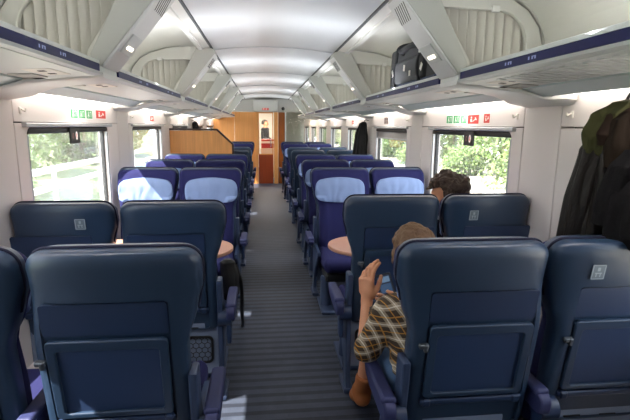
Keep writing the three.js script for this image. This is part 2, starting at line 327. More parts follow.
// brackets under the racks at each pier, and the slanting struts from rack to ceiling
function makeStrut(s, label) {
  const o = thing('rack_strut', label, 'strut', [s * 0.82, 1.70, -PIER0], 0, 'slanting struts between rack and ceiling');
  const P = (pts) => pts.map(([x, y]) => [x - 0.82, y - 1.70]);
  // wedge: face line from rack edge to ceiling, thicker at the top
  const pts = [[0.815, 1.745], [0.515, 2.105], [0.52, 2.14], [0.60, 2.162], [0.67, 2.15], [0.855, 1.80], [0.855, 1.745]];
  mesh('beam', side(prism(P(pts), 0.004, 0.226, 0.006), s), M.strutSide, o);
  // bright cover on the face towards the aisle
  const n = V(-0.768, -0.64, 0), dir = V(-0.64, 0.768, 0);
  const onFace = (geo) => { // geo drawn x: along D (0..0.23), y: along the face, z: out of it
    const m = new THREE.Matrix4().makeBasis(V(0, 0, 1), dir, n).setPosition(0, 0, -0.23); geo.applyMatrix4(m); return side(geo.translate(0.815 - 0.82, 1.745 - 1.70, 0), s); };
  const cv = mesh('cover', onFace(extr(rrect(0.214, 0.46, 0.012, 0.115, 0.235), 0.012, 0.004).translate(0, 0, -0.002)), M.strut, o);
  for (let i = 0; i < 6; i++) mesh('vent_slot', onFace(rbox(0.007, 0.10, 0.006, 0, 0, 0, 0.002).rotateZ(-0.5).translate(0.045 + i * 0.027, 0.385, 0.0085)), M.slotGrey, cv);
  const hd = mesh('lamp_housing', onFace(rbox(0.15, 0.10, 0.008, 0.115, 0.15, 0.012, 0.003)), M.rackGrey, o);
  mesh('lamp', onFace(rbox(0.085, 0.018, 0.008, 0.115, 0.135, 0.016, 0.003)), M.bulb, hd);
  // framed panel of upright slats between the strut and the outer wall, facing along the coach
  {
    const outl = new THREE.Shape(); const op = [[0.84, 1.757], [0.84, 1.80], [0.662, 2.12], [0.68, 2.166], [0.92, 2.144], [1.06, 2.102], [1.15, 2.05], [1.21, 1.976], [1.238, 1.88], [1.243, 1.757]].map(([x, y]) => [x - 0.82, y - 1.70]); op.forEach(([x, y], i) => (i ? outl.lineTo(x, y) : outl.moveTo(x, y))); outl.closePath();
    const h = new THREE.Path(); h.moveTo(0.06, 0.075); h.lineTo(0.335, 0.075); h.lineTo(0.33, 0.20); h.quadraticCurveTo(0.315, 0.325, 0.20, 0.345); h.lineTo(-0.06, 0.352); h.lineTo(-0.10, 0.35); h.lineTo(0.05, 0.12); h.closePath(); outl.holes.push(h);
    const fr = mesh('side_panel', side(extr(outl, 0.03, 0.006, 3).translate(0, 0, -0.055), s), M.outer, o);
    mesh('back_plate', side(extr(shapeOf(op), 0.006).translate(0, 0, -0.10), s), M.outer, fr);
    for (let i = 0; i < 10; i++) { const x = -0.085 + i * 0.046, y0 = x < 0.07 ? Math.max(0.062, 0.12 - (x + 0.02 - 0.05) * 1.53) : 0.062, y1 = 0.362 - 0.03 * sstep(0.25, 0.33, x); if (y1 - y0 > 0.03) mesh('slat', side(rbox(0.056, y1 - y0, 0.005, 0, 0, 0, 0.002).rotateY(-0.62).translate(x + 0.012, (y0 + y1) / 2, -0.074), s), M.slat, fr); }
    mesh('clip', side(rbox(0.04, 0.03, 0.02, 0.16, 0.35, -0.022, 0.005), s), M.rail, fr);
  }
  // wing-shaped bracket below the rack
  const rings = []; const pr = [[0.808, 1.722, 1.70, 0.0], [0.86, 1.705, 1.692, 0.0], [1.0, 1.692, 1.68, 0.006], [1.12, 1.681, 1.664, 0.03], [1.22, 1.645, 1.634, 0.065], [1.245, 1.645, 1.628, 0.08], [1.30, 1.69, 1.618, 0.105], [1.352, 1.69, 1.61, 0.115]];
  for (const [x, yt, yb, fl] of pr) { const h = yt - yb, z0 = 0.006 - fl, z1 = 0.224 + fl, r = Math.min(0.02, h * 0.4);
    rings.push([[z0, yt], [z0, yb + r], [z0 + r, yb + r * 0.3], [z0 + 2.2 * r, yb], [z1 - 2.2 * r, yb], [z1 - r, yb + r * 0.3], [z1, yb + r], [z1, yt]].map(([z, y]) => [x - 0.82, y - 1.70, -z])); }
  mesh('bracket', side(toCreasedNormals(loft(rings), 0.7), s), M.bracket, o);
  mesh('edge_cap', side(rbox(0.05, 0.07, 0.222, 0.018, 0.045, -0.115, 0.008), s), M.rackGrey, o);
  return o;
}
for (const s of [-1, 1]) {
  const sw = s < 0 ? 'left' : 'right';
  const w = (k) => k === 0 && s > 0 ? 'pale slanting strut with vent slots and lamp in front of the dark bag' : `slanting strut with vent slots above the ${sw} rack, ${['nearest to the camera', 'second from the camera', 'third from the camera', 'fourth from the camera', 'last before end wall'][k]}`;
  const p = makeStrut(s, w(0));
  for (let k = 1; k <= 4; k++) copy(p, 'rack_strut', [s * 0.82, 1.70, -(PIER0 + PITCH * k)], 0, w(k));
}

// ------------------------------------------------------------------ end wall, door, partition
{
  const g = struct('wall_end');
  mesh('wood_panel', [rbox(0.53, 1.838, 0.05, -0.555, 0.919, -DEND - 0.025, 0.004)], M.wood, g);
  mesh('wood_panel', [rbox(0.53, 1.838, 0.05, -1.09, 0.919, -DEND - 0.025, 0.004)], M.wood, g);
  const arcT = new THREE.Shape(); arcT.moveTo(-1.4, 1.842); arcT.lineTo(1.4, 1.842); arcT.lineTo(1.4, 2.40); arcT.lineTo(-1.4, 2.40); arcT.closePath();
  mesh('upper_panel', extr(arcT, 0.06).translate(0, 0, -DEND - 0.07), M.grey, g);
  mesh('bulkhead', [rbox(0.62, 0.30, 0.14, -0.03, 1.995, -DEND + 0.07, 0.02)], M.grey, g);
  mesh('door_post', [rbox(0.07, 1.84, 0.09, -0.255, 0.92, -DEND, 0.01)], M.wood, g);
  mesh('door_post', [rbox(0.10, 1.84, 0.09, 0.235, 0.92, -DEND, 0.01)], M.wood, g);
  mesh('side_panel', [rbox(0.17, 1.84, 0.04, 0.38, 0.92, -DEND - 0.02, 0.006)], phy('#a8843c', 0.35, { map: woodTex }), g);
  mesh('glass_post', [rbox(0.03, 1.84, 0.05, 0.48, 0.92, -DEND, 0.006)], M.alu, g);
  mesh('pane', [box(0.85, 1.10, 0.008, 0.92, 1.29, -DEND)], M.glass, g);
  mesh('lower_panel', [rbox(0.86, 0.74, 0.04, 0.92, 0.37, -DEND, 0.006)], M.wood, g);
  const d = struct('door_1', [-0.028, 0, -DEND - 0.02]);
  mesh('lower_panel', [rbox(0.37, 0.76, 0.04, 0, 0.38, 0, 0.006)], M.woodRed, d);
  mesh('frame', [rbox(0.022, 1.07, 0.045, -0.182, 1.295, 0, 0.004), rbox(0.022, 1.07, 0.045, 0.182, 1.295, 0, 0.004), rbox(0.39, 0.03, 0.045, 0, 1.825, 0, 0.004), rbox(0.39, 0.03, 0.045, 0, 0.765, 0, 0.004)], M.wood, d);
  mesh('pane', [box(0.345, 1.04, 0.008, 0, 1.295, 0)], M.glass, d);
  mesh('handle', [rod(V(0.13, 0.95, 0.05), V(0.13, 1.15, 0.05), 0.012), rod(V(0.13, 0.97, 0.02), V(0.13, 0.97, 0.05), 0.008), rod(V(0.13, 1.13, 0.02), V(0.13, 1.13, 0.05), 0.008)], M.metal, d);
  // the vestibule behind the door and the space behind the glass partition
  const v = struct('wall_vestibule');
  mesh('wall_panel', [box(0.05, 2.4, 4.8, -0.75, 1.2, -DEND - 2.45)], M.white, v);
  mesh('wall_panel', [box(0.05, 2.4, 4.8, 0.47, 1.2, -DEND - 2.47)], M.white, v);
  mesh('wall_panel', [box(1.93, 2.4, 0.05, -0.485, 1.2, -DFAR)], M.white, v);
  mesh('wall_panel', [box(0.97, 2.4, 0.05, 0.965, 1.2, -DFAR)], phy('#8f928a', 0.5), v);
  mesh('ceiling_panel', [box(2.85, 0.04, 4.9, 0, 2.2, -DEND - 2.5)], M.white, v);
  const lp = mesh('ceiling_lamp', [rbox(0.3, 0.03, 2.6, -0.14, 2.165, -DEND - 2.2, 0.01)], M.lamp, v);
  const l = new THREE.RectAreaLight(0xfff2e2, 16, 0.3, 2.6); l.position.set(-0.14, 2.14, -DEND - 2.2); l.lookAt(-0.14, 0, -DEND - 2.2); scene.add(l);
  const l2 = new THREE.RectAreaLight(0xffead0, 8, 0.3, 1.4); mesh('ceiling_lamp', [rbox(0.3, 0.03, 1.4, 0.95, 2.165, -DEND - 1.4, 0.01)], M.lamp, v);
  l2.position.set(0.95, 2.14, -DEND - 1.4); l2.lookAt(0.95, 0, -DEND - 1.4); scene.add(l2);
  // wall behind the camera
  const b = struct('wall_back');
  mesh('wall_panel', [box(2.9, 2.45, 0.06, 0, 1.22, -DBACK + 0.03)], M.wall, b);
}
{ // red indicator on the bulkhead, smoke detector
  const t = canvasTex(64, 32, (c, w, h) => { c.fillStyle = '#c42a20'; c.fillRect(0, 0, w, h); c.fillStyle = '#f2c9c0'; c.fillRect(8, 10, 10, 14); c.beginPath(); c.arc(13, 7, 4, 0, 7); c.fill(); c.fillRect(26, 8, 4, 18); c.fillRect(38, 10, 10, 14); c.beginPath(); c.arc(43, 7, 4, 0, 7); c.fill(); });
  const o = thing('indicator_sign', 'small red indicator sign on the grey bulkhead above the end door', 'sign', [-0.03, 1.87, -DEND + 0.142]);
  mesh('housing', rbox(0.2, 0.07, 0.02, 0, 0.04, 0.008, 0.006), M.grey, o);
  mesh('face', box(0.16, 0.05, 0.004, 0, 0.04, 0.0195), std('#ffffff', 0.5, { map: t }), o);
  const c = thing('ceiling_camera', 'small dark round camera beside the grey bulkhead at the far end', 'camera', [0.42, 1.93, -DEND + 0.001]);
  mesh('mount', rbox(0.06, 0.06, 0.03, 0, 0, 0.015, 0.01), M.grey, c);
  mesh('dome', new THREE.SphereGeometry(0.045, 20, 14).translate(0, 0, 0.045), M.black, c);
}
{ // wooden luggage partition on the left with a chamfered corner
  const o = thing('wood_partition', 'light wooden partition with a slanted dark-edged corner behind the left seats', 'partition', [-0.95, 0, -6.42]);
  const pts = [[-0.40, 0], [0.42, 0], [0.42, 1.24], [0.22, 1.425], [-0.40, 1.425]];
  mesh('board', extr(shapeOf(pts), 0.035, 0.003).translate(0, 0, -0.018), M.wood, o);
  const ed = new THREE.Shape(); [[0.42, 0], [0.445, 0], [0.445, 1.25], [0.228, 1.452], [-0.40, 1.452], [-0.40, 1.427], [0.218, 1.427], [0.42, 1.241]].forEach(([x, y], i) => (i ? ed.lineTo(x, y) : ed.moveTo(x, y))); ed.closePath();
  mesh('edge_band', extr(ed, 0.05, 0.004).translate(0, 0, -0.026), M.woodEdge, o);
}

// ------------------------------------------------------------------ seats
// local frame: +z the way the sitter looks, +x the sitter's left, y up; s = local x direction of the aisle
const TAN = 0.16, YT = 1.146, zr = (y) => -0.50 + (YT - y) * TAN;
function seatParts(s, aisleSeat) {
  const P = {};
  const N = 48, aisle = (y) => table1([[0.3, 0.192], [0.80, 0.195], [0.93, 0.228], [1.02, 0.25], [1.2, 0.25]], y), outer = (y) => (aisleSeat ? table1([[0.3, 0.274], [0.8, 0.274], [1.0, 0.272], [1.2, 0.27]], y) : 0.236);
  const ring = (y, shrink, z0, z1, e, bol, ef = e) => {
    const a = aisle(y) - shrink, b = outer(y) - shrink, cx = s * (a - b) / 2, hw = (a + b) / 2, zc = (z0 + z1) / 2, hz = (z1 - z0) / 2, r = [];
    for (let i = 0; i < N; i++) { const t = -2 * Math.PI * i / N, ee = Math.sin(t) > 0 ? ef : e, c = sgp(Math.cos(t), 2 / ee), q = sgp(Math.sin(t), 2 / ee); let z = zc + hz * q; if (bol && q > 0) z += bol(y, c) * q; r.push([cx + hw * c, y, z]); }
    return r;
  };
  // hard shell
  const th = (y) => table1([[0.38, 0.07], [0.8, 0.09], [1.0, 0.15], [1.14, 0.13]], y);
  let rings = [];
  for (const y of [0.40, 0.405, 0.42, 0.5, 0.6, 0.7, 0.76, 0.8, 0.84, 0.88, 0.92, 0.96, 1.0, 1.04, 1.085]) rings.push(ring(y, y < 0.41 ? (0.41 - y) * 1.5 : 0, zr(y), zr(y) + th(y), table1([[0.75, 5], [1.0, 2.7]], y), null, 9));
  for (let i = 1; i <= 7; i++) { const f = i / 7 * Math.PI / 2, r = 0.055, y = 1.083 + r * Math.sin(f); rings.push(ring(y, r * (1 - Math.cos(f)), zr(y) + 0.018 * (1 - Math.cos(f)), zr(y) + th(y), 2.7, null, 9)); }
  let shell = loft(rings);
  const basis = new THREE.Matrix4().makeBasis(V(-1, 0, 0), V(0, 1, -TAN).normalize(), V(0, -TAN, -1).normalize());
  const onBack = (geo, u, y, out = 0) => { const m = basis.clone().setPosition(-u, y, zr(y)); return norm(geo.translate(0, 0, out)).applyMatrix4(m); };   // u: to the right as seen from behind
  const ru = s * 0.048;                            // recess middle lies away from the aisle
  const strip = (g) => { const q = g.clone(); q.deleteAttribute('uv'); return q; };
  {
    const A = new Brush(strip(shell.toNonIndexed()));
    const cut = onBack(extr(rrect(0.392, 0.58, 0.018, 0, 0), 0.06, 0.0), ru, 0.69, -0.017);
    const B = new Brush(strip(cut)); A.updateMatrixWorld(); B.updateMatrixWorld();
    const ev = new Evaluator(); ev.attributes = ['position', 'normal']; ev.useGroups = false;
    const out = ev.evaluate(A, B, SUBTRACTION).geometry;
    const pos = out.clone(); pos.deleteAttribute('normal');
    shell = uvPlanar(norm(toCreasedNormals(mergeVertices(pos, 1e-5), 0.6)), 0, 1, 1, 1);
  }
  P.shell = shell;
  // fold-down table in the recess
  const tray = extr((() => { const q = rrect(0.372, 0.30, 0.016); q.holes.push(rrect(0.315, 0.245, 0.012, 0, -0.008, THREE.Path)); return q; })(), 0.018, 0.004);
  P.tray = [onBack(tray, ru, 0.695, -0.012)];
  P.trayInset = [onBack(extr(rrect(0.33, 0.26, 0.01), 0.008, 0.001), ru, 0.687, -0.014)];
  P.hinge = [onBack(rbox(0.386, 0.026, 0.022, 0, 0, 0, 0.008), ru, 0.525, -0.004), onBack(rbox(0.03, 0.034, 0.03, -0.17, 0, 0, 0.008), ru, 0.525, -0.002), onBack(rbox(0.03, 0.034, 0.03, 0.17, 0, 0, 0.008), ru, 0.525, -0.002)];
  P.latch = [onBack(rbox(0.034, 0.018, 0.02, 0, 0, 0, 0.006), ru - 0.205, 0.77, 0.004), onBack(rbox(0.014, 0.03, 0.016, 0.006, 0, 0, 0.005), ru - 0.205, 0.765, 0.01)];
  P.pocket = [onBack(extr(rrect(0.384, 0.115, 0.012), 0.006, 0.0015), ru, 0.910, -0.017)];
  // upholstery
  const fz = (y) => table1([[0.4, 0.15], [0.62, 0.165], [0.8, 0.155], [0.93, 0.17], [1.0, 0.175], [1.15, 0.15]], y);
  const bol = (y, c) => (y > 0.9 ? 0.028 * sstep(0.80, 0.985, Math.abs(c)) * sstep(0.9, 0.97, y) : 0.022 * sstep(0.55, 0.72, Math.abs(c)));
  rings = [];
  for (const y of [0.42, 0.43, 0.46, 0.52, 0.58, 0.64, 0.70, 0.76, 0.8, 0.84, 0.88, 0.91, 0.94, 0.98, 1.02, 1.05, 1.076]) rings.push(ring(y, (y < 0.44 ? (0.44 - y) : 0) + (y < 0.95 ? 0.004 + 0.014 * (1 - sstep(0.8, 0.95, y)) : 0.004), zr(y) + 0.045, zr(y) + fz(y), y < 0.88 ? 3.4 : 4.2, bol));
  for (let i = 1; i <= 7; i++) { const f = i / 7 * Math.PI / 2, r = 0.05, y = 1.078 + r * Math.sin(f); rings.push(ring(y, r * (1 - Math.cos(f)) + 0.002, zr(y) + 0.045 + 0.02 * (1 - Math.cos(f)), zr(y) + fz(y) - 0.025 * (1 - Math.cos(f)), 4, (yy, c) => bol(yy, c) * Math.cos(f))); }
  P.backrest = uvPlanar(norm(loft(rings)), 0, 1, 1, 1);
  {
    const q = [], zz = (y) => zr(y) + th(y) * 0.62, N2 = 14;
    const edge = (f, sgn) => { const r = 0.055, y = 1.083 + r * Math.sin(f), w = (sgn * s > 0 ? aisle(y) : outer(y)) - r * (1 - Math.cos(f)); return V(sgn * (w - 0.001), y + 0.001, zz(y)); };
    for (const y of [0.92, 0.98, 1.03, 1.07]) q.push(V(-((s < 0 ? aisle(y) : outer(y)) - 0.001), y, zz(y)));
    for (let i = 0; i <= N2; i++) q.push(edge(i / N2 * Math.PI / 2, -1));
    for (let i = N2; i >= 0; i--) q.push(edge(i / N2 * Math.PI / 2, 1));
    for (const y of [1.07, 1.03, 0.98, 0.92]) q.push(V((s > 0 ? aisle(y) : outer(y)) - 0.001, y, zz(y)));
    P.piping = [tube(q, 0.0062, 90, 6)];
  }
  // headrest cover cloth that follows the front of the headrest
  {
    const cx = 0, w = 0.435, h = 0.218, y0 = 0.955, NU = 40, NV = 20, pos = [], uv = [], idx = [];
    const fr = (x, y) => { const a = aisle(y), b = outer(y), c = (x - s * (a - b) / 2) / ((a + b) / 2), q = Math.pow(Math.max(0, 1 - Math.abs(c) ** 4.5), 1 / 4.5); const z1 = zr(y) + fz(y), z0 = zr(y) + 0.045; return (z0 + z1) / 2 + (z1 - z0) / 2 * q + bol(y, c) * q; };
    for (let layer = 0; layer < 2; layer++) for (let j = 0; j <= NV; j++) for (let i = 0; i <= NU; i++) {
      const a = i / NU * 2 - 1, b = j / NV * 2 - 1;
      const rx = a * (0.60 + 0.40 * Math.sqrt(Math.max(0, 1 - Math.abs(b) ** 3.0))), x = cx + rx * w / 2 * (1 - 0.02 * b), y = y0 + b * h / 2 * (1 - 0.10 * a * a) ;
      const edge = Math.max(Math.abs(a), Math.abs(b));
      const k = layer ? -0.008 : (0.011 + 0.004 * (1 - edge ** 6) + 0.0045 * fbm(x * 26, y * 14, 3) + 0.002 * Math.sin(x * 75 + 4 * noise(x * 9, y * 9, 1))) ;
      pos.push(x, y, fr(x, y) + k); uv.push(x * 4, y * 4);
    }
    const n = (NU + 1) * (NV + 1), at = (l, i, j) => l * n + j * (NU + 1) + i;
    for (let j = 0; j < NV; j++) for (let i = 0; i < NU; i++) { idx.push(at(0, i, j), at(0, i + 1, j), at(0, i + 1, j + 1), at(0, i, j), at(0, i + 1, j + 1), at(0, i, j + 1)); idx.push(at(1, i, j), at(1, i + 1, j + 1), at(1, i + 1, j), at(1, i, j), at(1, i, j + 1), at(1, i + 1, j + 1)); }
    for (let i = 0; i < NU; i++) { idx.push(at(1, i, 0), at(1, i + 1, 0), at(0, i, 0), at(0, i, 0), at(1, i + 1, 0), at(0, i + 1, 0)); idx.push(at(0, i, NV), at(0, i + 1, NV), at(1, i, NV), at(1, i, NV), at(0, i + 1, NV), at(1, i + 1, NV)); }
    for (let j = 0; j < NV; j++) { idx.push(at(0, 0, j), at(0, 0, j + 1), at(1, 0, j), at(1, 0, j), at(0, 0, j + 1), at(1, 0, j + 1)); idx.push(at(1, NU, j), at(1, NU, j + 1), at(0, NU, j), at(0, NU, j), at(1, NU, j + 1), at(0, NU, j + 1)); }
    const g = new THREE.BufferGeometry(); g.setAttribute('position', new THREE.Float32BufferAttribute(pos, 3)); g.setAttribute('uv', new THREE.Float32BufferAttribute(uv, 2)); g.setIndex(idx); g.computeVertexNormals();
    P.cover = g;
  }
  // cushion with raised sides and a rounded front
  {
    const g = new RoundedBoxGeometry(0.445, 0.15, 0.52, 8, 0.05), p = g.attributes.position;
    for (let i = 0; i < p.count; i++) { let x = p.getX(i), y = p.getY(i), z = p.getZ(i); if (y > 0) { y += 0.022 * sstep(0.13, 0.2, Math.abs(x)) - 0.01; y -= 0.02 * sstep(0.1, 0.27, z); } else y += 0.03 * sstep(0.05, 0.26, z); p.setXYZ(i, x, y, z); }
    g.computeVertexNormals();
    P.cushion = uvPlanar(norm(g.translate(-s * 0.035, 0.385, -0.10)), 0, 2, 1, 1);
  }
  P.base = [rbox(0.40, 0.07, 0.40, -s * 0.035, 0.275, -0.13, 0.02), rbox(0.38, 0.05, 0.06, -s * 0.035, 0.22, -0.2, 0.01)];
  // lower back cover with its net pocket
  const kz = zr(0.42) + 0.004;
  P.kick = [rbox(0.44, 0.345, 0.035, -s * 0.025, 0.29, kz + 0.035, 0.012), rbox(0.32, 0.05, 0.01, -s * 0.04, 0.415, kz + 0.016, 0.004)];
  P.slot = [rbox(0.07, 0.012, 0.006, s * 0.05, 0.405, kz + 0.009, 0.002), rbox(0.07, 0.007, 0.006, -s * 0.1, 0.405, kz + 0.009, 0.002)];
  P.netFrame = [(() => { const q = rrect(0.35, 0.165, 0.03); q.holes.push(rrect(0.325, 0.14, 0.022, 0, 0, THREE.Path)); return extr(q, 0.012, 0.003).translate(-s * 0.012, 0.275, kz + 0.004); })()];
  {
    const list = [], hx = 0.0185, mid = -s * 0.012; const seen = new Set();
    for (let r = -4; r <= 4; r++) for (let c = -6; c <= 6; c++) {
      const cx = c * hx * Math.sqrt(3) + (r & 1 ? hx * Math.sqrt(3) / 2 : 0), cy = r * hx * 1.5;
      if (Math.abs(cx) > 0.155 || Math.abs(cy) > 0.065) continue;
      for (let e = 0; e < 6; e++) { const a0 = Math.PI / 6 + e * Math.PI / 3, a1 = a0 + Math.PI / 3; const p = [cx + hx * Math.cos(a0), cy + hx * Math.sin(a0)], q = [cx + hx * Math.cos(a1), cy + hx * Math.sin(a1)]; const key = [Math.round((p[0] + q[0]) * 2000), Math.round((p[1] + q[1]) * 2000)].join(); if (seen.has(key)) continue; seen.add(key);
        list.push(rod(V(mid + p[0], 0.275 + p[1], kz + 0.004), V(mid + q[0], 0.275 + q[1], kz + 0.004), 0.0022, 0.0022, 4)); }
    }
    P.net = list;
  }
  // arm rest on the aisle side: pad, side body and round joint
  const padY = 0.545, ax = s * (aisleSeat ? 0.265 : 0.219);
  const armShape = new THREE.Shape(); armShape.moveTo(-0.43, -0.075); armShape.lineTo(-0.22, -0.06); armShape.quadraticCurveTo(-0.13, -0.045, -0.125, -0.01); armShape.quadraticCurveTo(-0.125, 0.0, -0.15, 0.002); armShape.lineTo(-0.42, 0.008); armShape.quadraticCurveTo(-0.455, 0.0, -0.455, -0.03); armShape.quadraticCurveTo(-0.455, -0.07, -0.43, -0.075);
  const inZ = (g) => g.rotateY(-Math.PI / 2);   // drawn x -> z, extrusion -> -x
  P.armBody = [inZ(extr(armShape, 0.045, 0.008)).translate(ax + 0.0225, padY, 0)];
  P.armPad = [rbox(0.056, 0.03, 0.29, ax, padY + 0.006, -0.285, 0.014, 3)];
  P.joint = [new THREE.CylinderGeometry(0.045, 0.045, 0.07, 24).rotateZ(Math.PI / 2).translate(ax - s * 0.03, padY - 0.07, -0.40), rbox(0.026, 0.17, 0.07, ax - s * 0.012, padY - 0.13, -0.395, 0.012)];
  if (aisleSeat) {
    const ck = new THREE.Shape(); [[-0.435, 0.70], [-0.405, 0.46], [-0.41, 0.10], [-0.44, 0.03], [-0.44, 0.0], [-0.30, 0.0], [-0.30, 0.02], [-0.335, 0.06], [-0.31, 0.16], [-0.2, 0.30], [-0.06, 0.42], [-0.06, 0.455], [-0.33, 0.47], [-0.35, 0.70]].forEach(([x, y], i) => (i ? ck.lineTo(x, y) : ck.moveTo(x, y))); ck.closePath();
    P.cheek = [inZ(extr(ck, 0.03, 0.008)).translate(s * 0.207 + 0.015, 0, 0)];
    P.foot = [rbox(0.06, 0.03, 0.19, s * 0.207, 0.015, -0.36, 0.01)];
    P.leg = [rod(V(s * 0.15, 0.0, -0.02), V(s * 0.15, 0.26, -0.06), 0.05, 0.04, 12), rbox(0.11, 0.025, 0.36, s * 0.15, 0.0125, -0.02, 0.01)];
  } else P.leg = [rbox(0.05, 0.24, 0.30, -s * 0.20, 0.12, -0.08, 0.012)];
  return P;
}
const stickerTex = canvasTex(48, 64, (c, w, h) => { c.fillStyle = '#66737f'; c.fillRect(0, 0, w, h); c.strokeStyle = '#98a4ae'; c.lineWidth = 3; c.strokeRect(3, 3, w - 6, h - 6); c.fillStyle = '#98a4ae'; c.fillRect(12, 34, 24, 5); c.fillRect(15, 39, 4, 14); c.fillRect(29, 39, 4, 14); c.fillRect(19, 12, 10, 16); });
const stickerMat = phy('#ffffff', 0.4, { map: stickerTex });
function makeSeat(s, aisleSeat, sticker) {
  const P = seatParts(s, aisleSeat), o = new THREE.Group();
  const m = (n, g, mat, p) => mesh(n, g, mat, p || o);
  const sh = m('shell', P.shell, M.shell); m('backrest', P.backrest, M.fabric); m('piping', P.piping, M.fabricNavy);
  m('headrest_cover', P.cover, M.cover); m('cushion', P.cushion, M.fabric);
  const tr = m('tray_table', P.tray, M.shell); m('tray_inset', P.trayInset, M.trayIn, tr); m('hinge', P.hinge, M.shellDark, tr); m('latch', P.latch, M.latch, tr);
  m('pocket_panel', P.pocket, M.shellDark); m('seat_base', P.base, M.dark);
  const kk = m('lower_cover', P.kick, M.kick); m('vent_slot', P.slot, M.black, kk); m('net_frame', P.netFrame, M.black, kk); m('net', P.net, M.black, kk);
  const ar = m('armrest', P.armBody, M.armPad); m('arm_pad', P.armPad, M.armPad, ar); m('arm_joint', P.joint, M.shellDark, ar);
  if (P.cheek) { m('side_cheek', P.cheek, M.leg); m('foot', P.foot, M.leg); }
  m('leg', P.leg, M.leg);
  if (sticker) m('sticker', norm(extr(rrect(0.05, 0.056, 0.004), 0.002)).applyMatrix4(new THREE.Matrix4().makeBasis(V(-1, 0, 0), V(0, 1, -TAN).normalize(), V(0, -TAN, -1).normalize()).setPosition(s * 0.105, 1.035, zr(1.035) - 0.0005)), stickerMat);
  return o;
}
M.latch = phy('#5a6068', 0.35, { metalness: 0.5 });
// fit the sticker's print to its face
const protoSeat = {};
for (const s of [-1, 1]) for (const a of [true, false]) { const p = makeSeat(s, a, !a); p.traverse((c) => { if (c.name === 'sticker') { const u = c.geometry.attributes.uv, ps = c.geometry.attributes.position; for (let i = 0; i < u.count; i++) { u.setXY(i, 0.5 - (ps.getX(i) - s * 0.105) / 0.05, 0.5 + (ps.getY(i) - 1.035) / 0.055); } } }); protoSeat[`${s}${a}`] = p; }
const ROWS = [[1.36, 'away'], [2.30, 'away'], [4.12, 'to'], [5.06, 'to'], [6.0, 'to'], [6.95, 'away'], [7.9, 'away'], [9.7, 'to'], [10.65, 'to']];
const SEAT_LABELS = {
  '0L1': 'dark blue seat shell with closed tray table, large at lower left beside the aisle', '0L0': 'dark blue seat cut by the left picture edge at the bottom',
  '0R1': 'dark blue seat shell with a closed tray table hiding the boy in the plaid shirt', '0R0': 'dark blue seat shell with pale sticker at the right edge, below the hanging coats',
  '1L1': 'dark blue seat shell with the black bag beside its armrest', '1L0': 'dark blue seat shell with pale sticker under the nearest left window',
  '1R1': 'dark blue seat shell straight ahead of the boy in the plaid shirt', '1R0': 'dark blue seat shell with pale sticker in front of the dark-haired man',
  '2L1': 'blue seat with pale headrest cover facing the left table, beside the aisle', '2L0': 'blue seat with sunlit headrest cover facing the left table, by the window',
  '2R1': 'blue seat with pale headrest cover facing the right table, beside the aisle', '2R0': 'blue seat with pale headrest cover facing the right table, by the window',
};
const rowWord = ['', '', '', 'second blue row facing the camera', 'third blue row facing the camera', 'first dark row behind the blue rows', 'second dark row behind the blue rows', 'first blue row beyond the dark rows', 'last blue row before the end wall'];
ROWS.forEach(([dt, face], i) => {
  for (const sw of ['L', 'R']) for (const aisleSeat of [true, false]) {
    const X = (sw === 'L' ? -1 : 1) * (face === 'to' ? (aisleSeat ? 0.55 : 1.085) : aisleSeat ? (i === 0 && sw === 'R' ? 0.582 : 0.563) : 1.114), toAisle = sw === 'L' ? 1 : -1;
    const s = face === 'to' ? toAisle : -toAisle, D = face === 'to' ? dt - 0.5 : dt + 0.5;
    const label = SEAT_LABELS[`${i}${sw}${aisleSeat ? 1 : 0}`] || `${aisleSeat ? 'aisle' : 'window'} seat, ${sw === 'L' ? 'left' : 'right'} side, ${rowWord[i]}`;
    const o = protoSeat[`${s}${aisleSeat}`].clone(); o.name = numbered('train_seat'); o.position.set(X, 0, -D); o.rotation.y = face === 'to' ? 0 : Math.PI; if (i === 0) o.scale.y = 0.987; if (i === 1 && sw === 'L') o.scale.y = 0.98; scene.add(o);
    tag(o, label, 'seat', face === 'to' ? 'blue seats facing the camera' : 'dark seats facing away from the camera');
  }
});

// ------------------------------------------------------------------ tables between the facing rows
function makeTable(s, label) {
  const o = thing('fold_table', label, 'table', [s * 0.83, 0, -2.97], 0, 'tables between facing seats');
  const sh = new THREE.Shape(); sh.moveTo(0.515, -0.26); sh.lineTo(-0.24, -0.26); sh.absellipse(-0.24, 0, 0.275, 0.26, -Math.PI / 2, -Math.PI * 1.5, true); sh.lineTo(0.51, 0.26); sh.closePath();
  mesh('tabletop', side(extr(sh, 0.024, 0.006).rotateX(-Math.PI / 2).translate(0, 0.69, 0), s), M.tableTop, o);
  mesh('wall_bracket', side(prism([[0.35, 0.688], [0.51, 0.688], [0.51, 0.53]], -0.03, 0.03, 0.004), s), M.alu, o);
  mesh('leg', side(rod(V(0.16, 0.0, -0.06), V(0.16, 0.689, -0.06), 0.022), s), M.alu, o);
  mesh('foot', side(rbox(0.14, 0.015, 0.3, 0.16, 0.0075, -0.06, 0.005), s), M.alu, o);
  return o;
}
makeTable(-1, 'tan rounded fold-down table between the left seats'); makeTable(1, 'tan rounded fold-down table between the right seats');

